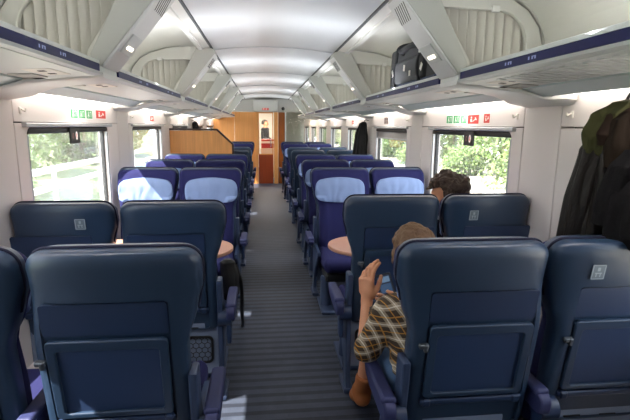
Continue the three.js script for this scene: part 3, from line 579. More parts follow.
// ------------------------------------------------------------------ signs, hooks
const greenTex = canvasTex(96, 64, (c, w, h) => { c.fillStyle = '#eef3ee'; c.fillRect(0, 0, w, h); c.fillStyle = '#2f9a55'; c.fillRect(6, 6, w - 12, h - 12); c.fillStyle = '#f2f7f2';
  c.beginPath(); c.arc(36, 18, 5, 0, 7); c.fill(); c.fillRect(30, 24, 10, 16); c.fillRect(26, 38, 6, 16); c.fillRect(40, 36, 6, 14); c.fillRect(56, 14, 22, 36); c.fillStyle = '#2f9a55'; c.fillRect(60, 18, 14, 32); });
const redTex = canvasTex(96, 64, (c, w, h) => { c.fillStyle = '#f5ece8'; c.fillRect(0, 0, w, h); c.fillStyle = '#d3352c'; c.fillRect(5, 5, w - 10, h - 10); c.fillStyle = '#f8efea'; c.beginPath(); c.arc(34, 20, 6, 0, 7); c.fill(); c.fillRect(26, 28, 14, 20); c.save(); c.translate(60, 34); c.rotate(-0.6); c.fillRect(-20, -3, 34, 6); c.fillRect(6, -10, 8, 20); c.restore(); });
function sticker(s, d0, d1, y0, y1, tex, label, group) {
  const w = d1 - d0, h = y1 - y0, g = rbox(0.003, h, w, 0, h / 2, 0, 0.001, 1), u = norm(g), p = u.attributes.position, v = u.attributes.uv;
  for (let i = 0; i < p.count; i++) v.setXY(i, 0.5 - s * -p.getZ(i) / w * 1 , p.getY(i) / h);
  const m = mesh(numbered('safety_sticker'), u, phy('#ffffff', 0.45, { map: tex }));
  m.position.set(s * (WX - 0.0012), y0, -(d0 + d1) / 2); return tag(m, label, 'sticker', group);
}
[[3.20, 3.33, 'leftmost of the three green safety stickers above the left window'], [3.335, 3.465, 'middle of the three green safety stickers above the left window'], [3.47, 3.60, 'rightmost of the three green safety stickers above the left window']].forEach(([a, b, l]) => sticker(-1, a, b, 1.53, 1.60, greenTex, l, 'green stickers over the left window'));
sticker(-1, 3.66, 3.90, 1.535, 1.605, redTex, 'red safety sticker above the left window');
[[3.49, 3.62, 'leftmost of the three green safety stickers above the right window'], [3.355, 3.485, 'middle of the three green safety stickers above the right window'], [3.24, 3.35, 'rightmost of the three green safety stickers above the right window']].forEach(([a, b, l]) => sticker(1, a, b, 1.525, 1.595, greenTex, l, 'green stickers over the right window'));
sticker(1, 3.045, 3.235, 1.52, 1.592, redTex, 'wide red safety sticker above the right window');
sticker(1, 2.895, 2.985, 1.525, 1.595, redTex, 'small red safety sticker above the right window');
sticker(-1, 5.35, 5.55, 1.53, 1.60, redTex, 'red safety sticker above the second left window');
sticker(1, 7.4, 7.6, 1.53, 1.60, redTex, 'red safety sticker above the third right window');
{
  const t = canvasTex(64, 64, (c, w, h) => { c.fillStyle = '#8b7d78'; c.fillRect(0, 0, w, h); c.fillStyle = '#4d423f'; for (let i = 0; i < 2; i++) for (let j = 0; j < 2; j++) c.fillRect(8 + i * 27, 8 + j * 27, 21, 21); });
  sticker(1, 5.35, 5.55, 1.53, 1.61, t, 'small brown plate above the second right window');
  // black plaque with a zero hanging at the glass
  const zero = canvasTex(128, 96, (c, w, h) => { c.fillStyle = '#101114'; c.fillRect(0, 0, w, h); c.fillStyle = '#f4f0ee'; c.beginPath(); c.ellipse(84, 50, 15, 28, 0, 0, 7); c.fill(); c.fillStyle = '#c22a2a'; c.beginPath(); c.ellipse(84, 50, 6, 17, 0, 0, 7); c.fill(); c.strokeStyle = '#c98a84'; c.lineWidth = 3; c.beginPath(); c.ellipse(36, 50, 8, 16, 0, 0, 7); c.stroke(); });
  for (const s of [-1, 1]) {
    const d = s < 0 ? 3.22 : 3.17, o = thing('window_plaque', `black plaque with a white zero at the top of the nearest ${s < 0 ? 'left' : 'right'} window`, 'plaque', [s * 1.345, 1.372, -d], 0, 'black plaques at the windows');
    mesh('plate', rbox(0.008, 0.105, 0.16, 0, 0.052, 0, 0.003), M.black, o);
    const f = norm(box(0.002, 0.095, 0.15, -s * 0.0045, 0.052, 0)), p = f.attributes.position, u = f.attributes.uv;
    for (let i = 0; i < p.count; i++) u.setXY(i, 0.5 + s * p.getZ(i) / 0.15, (p.getY(i) - 0.0045) / 0.095);
    mesh('print', f, phy('#ffffff', 0.4, { map: zero }), o);
  }
}
for (const s of [-1, 1]) for (const [k, d, w] of [[0, 2.57, 'near the nearest window'], [0, 2.09, 'on the pier nearest to the camera'], [1, 4.59, 'beside the second window']]) {
  const o = thing('coat_hook', `small white coat hook on the ${s < 0 ? 'left' : 'right'} wall, ${w}`, 'hook', [s * WX, 1.565, -d], 0, 'white coat hooks on the walls');
  mesh('plate', rbox(0.008, 0.034, 0.024, -s * 0.003, 0, 0, 0.004), M.white, o);
  mesh('hook', tube([V(-s * 0.006, 0.006, 0), V(-s * 0.018, 0.0, 0), V(-s * 0.027, -0.006, 0), V(-s * 0.03, 0.010, 0)], 0.005, 12, 8), M.white, o);
}

// ------------------------------------------------------------------ dark travel bag on the right rack
{
  const o = thing('travel_bag', 'dark grey soft travel bag with straps and white tags on the right luggage rack', 'bag', [0.995, 1.754, -3.07]);
  const M1 = phy('#4f5053', 0.95, { bumpMap: dataTex(128, 128, () => { const v = 100 + rnd() * 100; return [v, v, v]; }, false, 12, 12), bumpScale: 0.0006 }), M2 = phy('#38393d', 0.85);
  const g = new RoundedBoxGeometry(0.24, 0.315, 1.16, 10, 0.03), p = g.attributes.position;
  for (let i = 0; i < p.count; i++) { const x = p.getX(i), y = p.getY(i), z = p.getZ(i), n = fbm(x * 5, y * 6, z * 4); p.setXYZ(i, x * (1 - 0.1 * sstep(0, 0.15, y)) + n * 0.014 + 0, y + n * 0.012 - (y > 0 ? 0.02 * Math.abs(z) : 0), z * (1 - 0.05 * sstep(0, 0.15, y)) + n * 0.01); }
  g.computeVertexNormals(); mesh('body', g.translate(0, 0.172, 0), M1, o);
  const pg = new RoundedBoxGeometry(0.06, 0.15, 0.62, 6, 0.025), q = pg.attributes.position; for (let i = 0; i < q.count; i++) q.setX(i, q.getX(i) + 0.006 * fbm(q.getY(i) * 12, q.getZ(i) * 8, 2)); pg.computeVertexNormals();
  mesh('front_pocket', pg.translate(-0.125, 0.115, -0.05), M1, o);
  mesh('zip', [tube([V(-0.158, 0.182, -0.35), V(-0.16, 0.188, 0), V(-0.158, 0.182, 0.25)], 0.004, 20, 6)], M2, o);
  for (const z of [-0.30, 0.22]) mesh('strap', [tube([V(-0.15, 0.03, z), V(-0.165, 0.12, z), V(-0.15, 0.2, z + 0.005), V(-0.13, 0.30, z + 0.01), V(-0.02, 0.336, z)], 0.012, 30, 6)], M2, o);
  mesh('handle', [tube([V(-0.12, 0.25, -0.22), V(-0.165, 0.255, -0.15), V(-0.175, 0.235, -0.04), V(-0.165, 0.25, 0.07), V(-0.12, 0.25, 0.14)], 0.013, 30, 8)], M2, o);
  for (const [y, z, h, r] of [[0.13, 0.02, 0.04, 0.2], [0.085, -0.10, 0.035, 0], [0.10, -0.32, 0.045, 0.6], [0.12, 0.3, 0.05, -0.4], [0.2, -0.28, 0.03, 0.2]]) mesh('tag', [rbox(0.004, h, 0.03, 0, 0, 0, 0.002).rotateX(r).translate(-0.172, y, -z)], M.white, o);
  for (const z of [-0.47, 0.47]) mesh('wheel', [new THREE.CylinderGeometry(0.035, 0.035, 0.03, 18).rotateZ(Math.PI / 2).translate(-0.10, 0.035, z)], M.black, o);
  mesh('bottom_edge', [rbox(0.28, 0.03, 0.94, 0, 0.03, 0, 0.012)], phy('#27375c', 0.5), o);
}

// ------------------------------------------------------------------ hanging coats and the black bag
function coatGeo(rows, folds, amp, ph, ns = 72) {   // rows: [y, cx, cz, half x, half z]
  const rings = []; const ys = []; const n = 44;
  for (let j = 0; j <= n; j++) { const f = j / n * (rows.length - 1), i = Math.min(rows.length - 2, Math.floor(f)), t = f - i, A = rows[i], B = rows[i + 1]; ys.push(A.map((v, k) => lerp(v, B[k], k ? sstep(0, 1, t) * 0.5 + t * 0.5 : t))); }
  ys.forEach(([y, cx, cz, hx, hz], j) => { const r = [], a = j / n;
    for (let i = 0; i < ns; i++) { const t = 2 * Math.PI * i / ns; const k = 1 + amp * Math.min(1, a * 2.2 + 0.15) * (Math.sin(folds * t + ph + 1.3 * noise(a * 3, ph, 2)) * 0.6 + 0.9 * noise(Math.cos(t) * 3 + ph, Math.sin(t) * 3, a * 2.6) + 0.35 * noise(Math.cos(t) * 7, Math.sin(t) * 7 + ph, a * 9)); r.push([cx + hx * k * Math.cos(t), y, cz + hz * k * Math.sin(t)]); }
    rings.push(r); });
  return loft(rings.reverse().map((r) => r.slice().reverse()));
}
const leatherBump = dataTex(256, 256, (u, v) => { const n = 128 + 90 * fbm(u * 24, v * 24, 5) + (rnd() - 0.5) * 20; return [n, n, n]; }, false, 3, 3);
{
  const o = thing('leather_jacket', 'dark brown leather jacket hanging by the right wall, lightly creased', 'jacket', [1.235, 0.78, -1.63], 0, 'coats hanging at the right');
  const ML = phy('#151210', 0.48, { specularIntensity: 0.6, bumpMap: leatherBump, bumpScale: 0.003 });
  mesh('body', coatGeo([[0.80, 0.0, 0.02, 0.035, 0.03], [0.775, 0.0, 0.02, 0.07, 0.06], [0.70, -0.015, 0.02, 0.085, 0.09], [0.55, -0.015, 0.015, 0.10, 0.10], [0.35, -0.02, 0.0, 0.10, 0.10], [0.12, -0.02, -0.01, 0.10, 0.105], [0.0, -0.02, -0.01, 0.10, 0.105]], 7, 0.17, 1.2), ML, o);
  mesh('sleeve', coatGeo([[0.70, -0.06, -0.02, 0.03, 0.035], [0.64, -0.08, -0.035, 0.042, 0.045], [0.45, -0.10, -0.055, 0.046, 0.05], [0.2, -0.105, -0.075, 0.045, 0.046], [0.06, -0.105, -0.08, 0.04, 0.042]], 3, 0.2, 4.0, 40), ML, o);
  mesh('collar', coatGeo([[0.80, -0.04, 0.06, 0.02, 0.03], [0.77, -0.06, 0.06, 0.045, 0.05], [0.70, -0.075, 0.055, 0.055, 0.06], [0.66, -0.07, 0.05, 0.045, 0.055]], 4, 0.16, 2.2, 40), phy('#2a201a', 0.85, { specularIntensity: 0.3 }), o);
}
{
  const o = thing('olive_jacket', 'olive green jacket hung over the leather jacket at the right wall', 'jacket', [1.265, 1.36, -1.64], 0, 'coats hanging at the right');
  mesh('body', coatGeo([[0.245, -0.04, 0.07, 0.03, 0.03], [0.235, -0.05, 0.06, 0.055, 0.05], [0.19, -0.08, 0.035, 0.08, 0.08], [0.12, -0.085, 0.012, 0.085, 0.085], [0.05, -0.08, -0.005, 0.07, 0.07], [0.0, -0.06, -0.005, 0.035, 0.04]], 6, 0.22, 0.4), phy('#42442a', 0.85, { specularIntensity: 0.3, bumpMap: leatherBump, bumpScale: 0.002 }), o);
  mesh('hood', coatGeo([[0.20, -0.10, 0.13, 0.02, 0.02], [0.17, -0.115, 0.125, 0.035, 0.04], [0.08, -0.125, 0.12, 0.04, 0.045], [0.0, -0.12, 0.11, 0.03, 0.035]], 4, 0.18, 3.4, 40), phy('#211a13', 0.9, { specularIntensity: 0.3 }), o);
  mesh('hanger_loop', tube([V(-0.04, 0.24, 0.03), V(-0.02, 0.275, 0.035), V(0.075, 0.26, 0.04)], 0.006, 14, 6), M.black, o);
}
{
  const o = thing('black_coat', 'black coat hanging nearest to the camera at the right picture edge', 'coat', [1.19, 1.10, -1.36], 0, 'coats hanging at the right');
  const MC = phy('#0f0f11', 0.9, { specularIntensity: 0.3, bumpMap: leatherBump, bumpScale: 0.002 });
  mesh('body', coatGeo([[0.41, 0.03, 0.0, 0.03, 0.03], [0.39, 0.03, 0.0, 0.07, 0.07], [0.30, 0.01, -0.02, 0.10, 0.10], [0.15, -0.01, -0.04, 0.11, 0.11], [0.05, -0.01, -0.05, 0.11, 0.12], [0.0, -0.01, -0.05, 0.10, 0.11]], 6, 0.14, 5.1), MC, o);
  mesh('sleeve', coatGeo([[0.33, -0.06, -0.06, 0.03, 0.04], [0.27, -0.08, -0.08, 0.042, 0.05], [0.15, -0.085, -0.11, 0.045, 0.05], [0.06, -0.085, -0.13, 0.04, 0.045]], 3, 0.16, 2.0, 40), MC, o);
  mesh('hanger_loop', tube([V(0.03, 0.40, 0.0), V(0.06, 0.44, 0.0), V(0.155, 0.42, 0.0)], 0.006, 14, 6), M.black, o);
}
{
  const o = thing('black_coat', 'long black coat hanging beyond the half-drawn blind on the right wall', 'coat', [1.235, 0.88, -6.38]);
  mesh('body', coatGeo([[0.685, 0.05, 0, 0.025, 0.025], [0.66, 0.04, 0, 0.05, 0.05], [0.5, 0.02, 0, 0.085, 0.10], [0.25, 0.0, 0, 0.10, 0.16], [0, 0, 0, 0.105, 0.19]], 6, 0.14, 0.7), phy('#121215', 0.9), o);
  mesh('hanger_loop', tube([V(0.05, 0.68, 0), V(0.07, 0.71, 0), V(0.118, 0.70, 0)], 0.006, 12, 6), M.black, o);
  const q = thing('black_coat', 'small black coat hanging behind the wooden partition at the left wall', 'coat', [-1.27, 1.05, -8.45]);
  mesh('body', coatGeo([[0.51, -0.03, 0, 0.02, 0.03], [0.48, -0.03, 0, 0.045, 0.06], [0.3, -0.0, 0, 0.075, 0.12], [0, 0, 0, 0.08, 0.18]], 5, 0.14, 2.7), phy('#121215', 0.9), q);
  mesh('hanger_loop', tube([V(-0.03, 0.50, 0), V(-0.05, 0.53, 0), V(-0.084, 0.52, 0)], 0.006, 12, 6), M.black, q);
}
{
  const o = thing('shoulder_bag', 'black shoulder bag hanging beside the seat at the left of the aisle', 'bag', [-0.325, 0.45, -2.735]);
  mesh('body', coatGeo([[0.25, -0.01, 0.0, 0.025, 0.02], [0.23, -0.01, 0, 0.045, 0.035], [0.14, 0, 0, 0.055, 0.05], [0.04, 0, 0, 0.055, 0.05], [0.0, 0, 0, 0.045, 0.04]], 4, 0.08, 0.9), phy('#0f1013', 0.7), o);
  mesh('strap', [tube([V(0.03, 0.2, -0.06), V(0.06, 0.05, -0.12), V(0.055, -0.2, -0.28), V(0.05, -0.40, -0.5), V(0.03, -0.485, -0.66)], 0.013, 30, 6)], M.black, o);
}

// ------------------------------------------------------------------ people: continuous surfaces from smooth distance fields
function fieldMesh(c, size, cell, sdf, ax = 0, ay = 1) {   // c: centre, size: edge of the cube
  const n = Math.ceil(size / cell) + 4, half = n / 2, mc = new MarchingCubes(n, new THREE.MeshBasicMaterial(), false, false, 400000);
  mc.isolation = 0; const f = mc.field;
  for (let k = 0; k < n; k++) for (let j = 0; j < n; j++) for (let i = 0; i < n; i++) f[i + j * n + k * n * n] = -sdf(c.x + (i - half) * cell, c.y + (j - half) * cell, c.z + (k - half) * cell);
  mc.update();
  const p = mc.positionArray.slice(0, mc.count * 3);
  for (let i = 0; i < p.length; i += 3) { p[i] = c.x + p[i] * half * cell; p[i + 1] = c.y + p[i + 1] * half * cell; p[i + 2] = c.z + p[i + 2] * half * cell; }
  let g = new THREE.BufferGeometry(); g.setAttribute('position', new THREE.BufferAttribute(new Float32Array(p), 3));
  g = mergeVertices(g, 1e-5);
  let vol = 0; const P = g.attributes.position, I = g.index.array, a = V(), b = V(), d = V();
  for (let i = 0; i < I.length; i += 3) { a.fromBufferAttribute(P, I[i]); b.fromBufferAttribute(P, I[i + 1]); d.fromBufferAttribute(P, I[i + 2]); vol += a.sub(c).dot(b.sub(c).cross(d.sub(c))); }
  if (vol < 0) for (let i = 0; i < I.length; i += 3) { const t = I[i]; I[i] = I[i + 1]; I[i + 1] = t; }
  g.computeVertexNormals(); return uvPlanar(norm(g), ax, ay);
}
const smin = (a, b, k) => { const h = Math.max(k - Math.abs(a - b), 0) / k; return Math.min(a, b) - h * h * k * 0.25; };
const smax = (a, b, k) => -smin(-a, -b, k);
function cone(a, b, r1, r2) { // tapered capsule
  const bx = b.x - a.x, by = b.y - a.y, bz = b.z - a.z, l2 = bx * bx + by * by + bz * bz;
  return (x, y, z) => { const px = x - a.x, py = y - a.y, pz = z - a.z, t = Math.min(1, Math.max(0, (px * bx + py * by + pz * bz) / l2)); return Math.hypot(px - bx * t, py - by * t, pz - bz * t) - (r1 + (r2 - r1) * t); };
}
function ell(c, rx, ry, rz, q) { // ellipsoid, turned by the quaternion q
  const qi = q ? q.clone().invert() : null, v = V();
  return (x, y, z) => { v.set(x - c.x, y - c.y, z - c.z); if (qi) v.applyQuaternion(qi); const k0 = Math.hypot(v.x / rx, v.y / ry, v.z / rz), k1 = Math.hypot(v.x / (rx * rx), v.y / (ry * ry), v.z / (rz * rz)); return k1 < 1e-9 ? -Math.min(rx, ry, rz) : k0 * (k0 - 1) / k1; };
}
const join = (list, k) => (x, y, z) => { let d = 1e9; for (const f of list) d = smin(d, f(x, y, z), k); return d; };
// head: origin at its middle, face towards +z, height about h
function headFns(c, q, h) {
  const u = h / 0.22, at = (x, y, z) => V(x, y, z).multiplyScalar(u).applyQuaternion(q).add(c);
  const E = (x, y, z, a, b, d) => ell(at(x, y, z), a * u, b * u, d * u, q), C = (p, r, a, b) => cone(at(...p), at(...r), a * u, b * u);
  const skull = E(0, 0.025, -0.012, 0.074, 0.086, 0.094), jaw = E(0, -0.045, 0.022, 0.055, 0.066, 0.064), chin = E(0, -0.092, 0.062, 0.022, 0.02, 0.02);
  const nose = C([0, 0.012, 0.088], [0, -0.022, 0.106], 0.008, 0.013), brow = E(0, 0.024, 0.075, 0.05, 0.012, 0.016), cheek1 = E(0.036, -0.03, 0.062, 0.022, 0.02, 0.02), cheek2 = E(-0.036, -0.03, 0.062, 0.022, 0.02, 0.02);
  const lipU = E(0, -0.052, 0.083, 0.022, 0.006, 0.010), lipL = E(0, -0.064, 0.080, 0.019, 0.007, 0.011), eye1 = E(0.031, 0.004, 0.084, 0.016, 0.011, 0.012), eye2 = E(-0.031, 0.004, 0.084, 0.016, 0.011, 0.012);
  const ear1 = E(0.077, -0.005, -0.008, 0.01, 0.032, 0.02), ear2 = E(-0.077, -0.005, -0.008, 0.01, 0.032, 0.02);
  const base = join([skull, jaw, chin, brow, cheek1, cheek2], 0.03 * u), add = join([nose, lipU, lipL, ear1, ear2], 0.004 * u);
  return { at, u, skin: (x, y, z) => smin(smax(base(x, y, z), -smin(eye1(x, y, z), eye2(x, y, z), 0.002), 0.008 * u), add(x, y, z), 0.008 * u), skull, jaw };
}
// hand: fingers along +y, palm facing +z, thumb on +x side; curl in radians for each joint of the four fingers
function handFns(wrist, q, L, curls, thumbSide = 1, thumbOut = 0.5, spread = 0.06) {
  const u = L / 0.18, at = (x, y, z) => V(x * thumbSide, y, z).multiplyScalar(u).applyQuaternion(q).add(wrist), fs = [];
  fs.push(cone(at(0.0, -0.01, 0), at(0.012, 0.035, 0), 0.022 * u, 0.022 * u), cone(at(0.022, 0.03, 0), at(0.026, 0.082, 0), 0.015 * u, 0.012 * u), cone(at(0.007, 0.03, 0), at(0.009, 0.086, 0), 0.015 * u, 0.012 * u), cone(at(-0.009, 0.03, 0), at(-0.010, 0.083, 0), 0.015 * u, 0.0115 * u), cone(at(-0.022, 0.025, 0), at(-0.027, 0.076, 0), 0.014 * u, 0.011 * u));
  const palm = join(fs, 0.014 * u), tips = [];
  const fingers = [[0.027, 0.082, 0.040, 0.024, 0.020], [0.009, 0.087, 0.044, 0.028, 0.021], [-0.010, 0.083, 0.041, 0.026, 0.020], [-0.027, 0.075, 0.032, 0.020, 0.018]].map(([x, y, a, b, c], i) => {
    let p = V(x, y, 0), ang = 0; const sx = (x / 0.027) * spread, chain = [], w = [0.0092, 0.0084, 0.0076, 0.0066].map((r) => r * (i === 3 ? 0.88 : 1));
    [a, b, c].forEach((l, j) => { ang += curls[i][j]; const n = p.clone().add(V(l * Math.sin(sx), l * Math.cos(ang), l * Math.sin(ang))); chain.push(cone(at(p.x, p.y, p.z), at(n.x, n.y, n.z), w[j] * u, w[j + 1] * u)); p = n; });
    tips.push(p); return join(chain, 0.003 * u);
  });
  const t0 = V(0.024, 0.018, 0.006), t1 = t0.clone().add(V(0.03 * Math.sin(thumbOut) + 0.006, 0.032 * Math.cos(thumbOut), 0.012)), t2 = t1.clone().add(V(0.022 * Math.sin(thumbOut * 0.7), 0.026, 0.010)), t3 = t2.clone().add(V(0.008 * Math.sin(thumbOut * 0.4), 0.022, 0.008));
  const A = (v) => at(v.x, v.y, v.z), thumb = join([cone(A(t0), A(t1), 0.0145 * u, 0.0105 * u), cone(A(t1), A(t2), 0.0105 * u, 0.0088 * u), cone(A(t2), A(t3), 0.0088 * u, 0.0075 * u)], 0.004 * u);
  return { palm, fingers, thumb, fn: (x, y, z) => { let d = smin(palm(x, y, z), thumb(x, y, z), 0.008 * u); for (const f of fingers) d = smin(d, f(x, y, z), 0.0035 * u); return d; } };
}
const quatFrom = (fwd, up) => { const z = fwd.clone().normalize(), x = up.clone().cross(z).normalize(), y = z.clone().cross(x); return new THREE.Quaternion().setFromRotationMatrix(new THREE.Matrix4().makeBasis(x, y, z)); };
function shifted(g, o) { return g.translate(-o.x, -o.y, -o.z); }
function hairGeo(H, cell, amp, freq, thick, keep, ax) {
  const c = H.at(0, 0.03, 0);
  return fieldMesh(c, 0.30 * H.u, cell, (x, y, z) => { const v = V(x, y, z), n = fbm(x * freq, y * freq, z * freq), s = Math.min(H.skull(x, y, z), H.skin(x, y, z) + 0.004); return smax(s - thick - amp * n, keep(v), 0.012); }, ax, 1);
}
const skinTex = dataTex(128, 128, () => { const n = 238 + rnd() * 17; return [n, n, n]; }, true, 20, 20);
const skinMat = (c) => phy(c, 0.5, { map: skinTex, sheen: 0.15 });
const plaidTex = dataTex(256, 256, (u, v) => {
  const st = (t, a, w) => { const d = Math.abs(((t - a + 1.5) % 1) - 0.5); return d < w ? 1 : 0; };
  let c = [58, 46, 34]; const bx = st(u, 0.25, 0.17) , by = st(v, 0.25, 0.17);
  const mix = (k, q) => (c = c.map((w, i) => w + (q[i] - w) * k));
  if (bx) mix(0.5, [204, 192, 170]); if (by) mix(0.5, [204, 192, 170]);
  if (st(u, 0.72, 0.035) || st(v, 0.72, 0.035)) mix(0.75, [196, 138, 52]);
  if (st(u, 0.25, 0.03) || st(v, 0.25, 0.03)) mix(0.6, [245, 240, 228]);
  const n = (rnd() - 0.5) * 16; return c.map((w) => w + n);
});
{ // the boy in the plaid shirt, in the right aisle seat of the nearest row
  const base = V(0.50, 0, -1.75), o = thing('person', 'boy in a brown plaid shirt sitting half hidden by the seat, one hand raised', 'person', [base.x, base.y, base.z]);
  const shL = W(0.385, 0.765, 1.70), elL = W(0.292, 0.588, 1.72), wrL = W(0.312, 0.79, 1.80), shR = W(0.655, 0.775, 1.66), elR = W(0.60, 0.60, 1.86), wrR = W(0.505, 0.685, 1.93);
  const pel = W(0.52, 0.54, 1.61), belly = W(0.52, 0.63, 1.63), chest = W(0.52, 0.735, 1.66), neck = W(0.485, 0.87, 1.685), hc = W(0.476, 1.003, 1.715);
  const kn1 = W(0.40, 0.475, 2.02), an1 = W(0.392, 0.12, 2.19), to1 = W(0.382, 0.05, 2.265), hip1 = W(0.45, 0.535, 1.65), hip2 = W(0.60, 0.535, 1.65), kn2 = W(0.60, 0.50, 2.06), an2 = W(0.60, 0.09, 2.1), to2 = W(0.60, 0.035, 2.22);
  const hq = quatFrom(V(-0.15, -0.22, -1), V(-0.05, 1, -0.15)), H = headFns(hc, hq, 0.215);
  const torso = join([ell(pel, 0.135, 0.10, 0.10), ell(belly, 0.125, 0.12, 0.095), ell(chest, 0.145, 0.115, 0.095), cone(shL, shR, 0.052, 0.052), cone(chest, neck, 0.06, 0.046)], 0.06);
  const uaL = cone(shL, elL, 0.045, 0.034), uaR = cone(shR, elR, 0.045, 0.034), faL = cone(elL, wrL, 0.034, 0.022), faR = cone(elR, wrR, 0.034, 0.022);
  const th1 = cone(hip1, kn1, 0.075, 0.052), th2 = cone(hip2, kn2, 0.075, 0.052), ca1 = cone(kn1, an1, 0.05, 0.032), ca2 = cone(kn2, an2, 0.05, 0.032);
  const limbs = join([uaL, uaR, faL, faR, th1, th2, ca1, ca2, cone(an1, to1, 0.036, 0.03), cone(an2, to2, 0.036, 0.03), cone(neck, hc, 0.046, 0.045)], 0.03);
  const bodyF = (x, y, z) => smin(torso(x, y, z), limbs(x, y, z), 0.03);
  const g1 = fieldMesh(V(0.48, 0.52, -1.82), 1.12, 0.012, (x, y, z) => bodyF(x, y, z));
  const g2 = fieldMesh(hc, 0.27, 0.0042, (x, y, z) => smin(H.skin(x, y, z), cone(neck, hc, 0.046, 0.045)(x, y, z), 0.02));
  const hqL = quatFrom(V(0.72, 0.1, -0.55), V(0.10, 1, -0.05)), HL = handFns(wrL, hqL, 0.185, [[0.25, 0.5, 0.35], [0.42, 0.55, 0.4], [0.6, 0.6, 0.45], [0.75, 0.65, 0.5]], -1, 0.35, 0.08);
  const g3 = fieldMesh(V(wrL.x + 0.02, wrL.y + 0.07, wrL.z), 0.26, 0.003, (x, y, z) => smin(HL.fn(x, y, z), faL(x, y, z), 0.012), 0, 1);
  const hqR = quatFrom(V(-0.15, 0.25, 1), V(-0.95, 0.35, 0.1)), HR = handFns(wrR, hqR, 0.17, [[0.5, 0.6, 0.4], [0.6, 0.6, 0.4], [0.7, 0.6, 0.4], [0.8, 0.6, 0.4]], 1, 0.6);
  const g4 = fieldMesh(V(wrR.x - 0.05, wrR.y + 0.03, wrR.z), 0.24, 0.003, (x, y, z) => smin(HR.fn(x, y, z), faR(x, y, z), 0.012), 0, 1);
  mesh('body', [g1, g2, g3, g4].map((g) => shifted(g, base)), skinMat('#d79a76'), o);
  { // tattoo on the raised forearm
    const ts = canvasTex(64, 64, (c, w, h) => { c.fillStyle = '#57504b'; c.fillRect(0, 0, w, h); for (let i = 0; i < 60; i++) { c.fillStyle = ['#3d3d42', '#6d6560', '#8a6f5e', '#46474c'][i % 4]; c.beginPath(); c.ellipse(rnd() * w, rnd() * h, 2 + rnd() * 5, 1 + rnd() * 3, rnd() * 3, 0, 7); c.fill(); } }); ts.wrapS = ts.wrapT = THREE.RepeatWrapping;
    const tg = fieldMesh(elL.clone().lerp(wrL, 0.55), 0.26, 0.0045, (x, y, z) => smax(smax(faL(x, y, z) - 0.0012, -(x - 0.312 + 0.006 * noise(y * 60, z * 60, 1)), 0.002), smax(y - 0.765, 0.64 - y, 0.002), 0.002)); uvPlanar(tg, 2, 1, 12, 12);
    const t = mesh('tattoo', shifted(tg, base), phy('#ffffff', 0.55, { map: ts }), o); t.userData.label = 'dark tattoo on the forearm';
  }
  // shirt with short sleeves, denim shorts, shoes, hair
  const slL = cone(shL, shL.clone().lerp(elL, 0.92), 0.06, 0.056), slR = cone(shR, shR.clone().lerp(elR, 0.8), 0.058, 0.054);
  const shirtF = (x, y, z) => { let d = smin(torso(x, y, z) - 0.014, smin(slL(x, y, z), slR(x, y, z), 0.01), 0.035); d += 0.007 * fbm(x * 26, y * 22, z * 26); d = smax(d, 0.52 - y + 0.0 * x, 0.01); return smax(d, -(ell(W(0.485, 0.905, 1.69), 0.06, 0.05, 0.06)(x, y, z)), 0.01); };
  const sg = fieldMesh(V(0.50, 0.68, -1.70), 0.62, 0.008, shirtF);
  { const p = sg.attributes.position, u = sg.attributes.uv; for (let i = 0; i < p.count; i++) { const x = p.getX(i), y = p.getY(i), z = p.getZ(i); const a = 0.38, h = x - z * 0.3; u.setXY(i, (h * Math.cos(a) + y * Math.sin(a)) * 19, (-h * Math.sin(a) + y * Math.cos(a)) * 19); } }
  mesh('shirt', shifted(sg, base), phy('#ffffff', 0.9, { map: plaidTex }), o);
  mesh('shorts', shifted(fieldMesh(V(0.50, 0.52, -1.8), 0.66, 0.01, (x, y, z) => { const d = join([ell(pel, 0.15, 0.115, 0.115), cone(hip1, hip1.clone().lerp(kn1, 0.85), 0.09, 0.072), cone(hip2, hip2.clone().lerp(kn2, 0.85), 0.09, 0.072)], 0.04)(x, y, z); return smax(d + 0.005 * fbm(x * 20, y * 20, z * 20), y - 0.60, 0.01); }), base), phy('#5d80ad', 0.9, { map: weave }), o);
  for (const [a, t] of [[an1, to1], [an2, to2]]) mesh('boot', shifted(fieldMesh(V(a.x, 0.15, a.z), 0.42, 0.007, (x, y, z) => smax(join([cone(a, t, 0.046, 0.04), cone(a, V(a.x, a.y - 0.03, a.z + 0.02), 0.045, 0.045), cone(a, V(a.x + 0.002, a.y + 0.13, a.z + 0.075), 0.042, 0.05)], 0.02)(x, y, z), y - 0.245, 0.01)), base), phy('#a8683c', 0.6), o);
  mesh('hair', shifted(hairGeo(H, 0.0045, 0.010, 34, 0.013, (v) => { const w = v.clone().sub(H.at(0, 0, 0)).applyQuaternion(hq.clone().invert()); return smin(smax(-(w.y + 0.045), w.z - 0.02 , 0.01), smax(-(w.y - 0.052), w.z - 0.2, 0.01), 0.02); }, 0), base), phy('#5a4028', 0.6, { bumpMap: dataTex(256, 256, (u, v) => { const n = 128 + 100 * fbm(u * 60, v * 8, 3); return [n, n, n]; }, false, 8, 8), bumpScale: 0.004, sheen: 0.4, sheenColor: new THREE.Color('#c9a070') }), o);
  mesh('eye', [1, -1].map((e) => shifted(new THREE.SphereGeometry(0.011, 14, 10).applyMatrix4(new THREE.Matrix4().setPosition(H.at(e * 0.031, 0.004, 0.076))), base)), std('#e8e4de', 0.2), o);
  // the phone he holds
  const ph = thing('phone', 'black phone with a lit screen in the hand of the boy', 'phone', [0.458, 0.70, -1.935]);
  const pq = quatFrom(V(-0.45, 0.35, 1), V(-0.34, 1, -0.12));
  const body = mesh('body', rbox(0.072, 0.145, 0.009, 0, 0.0725, 0, 0.006, 3).applyQuaternion(pq), M.black, ph);
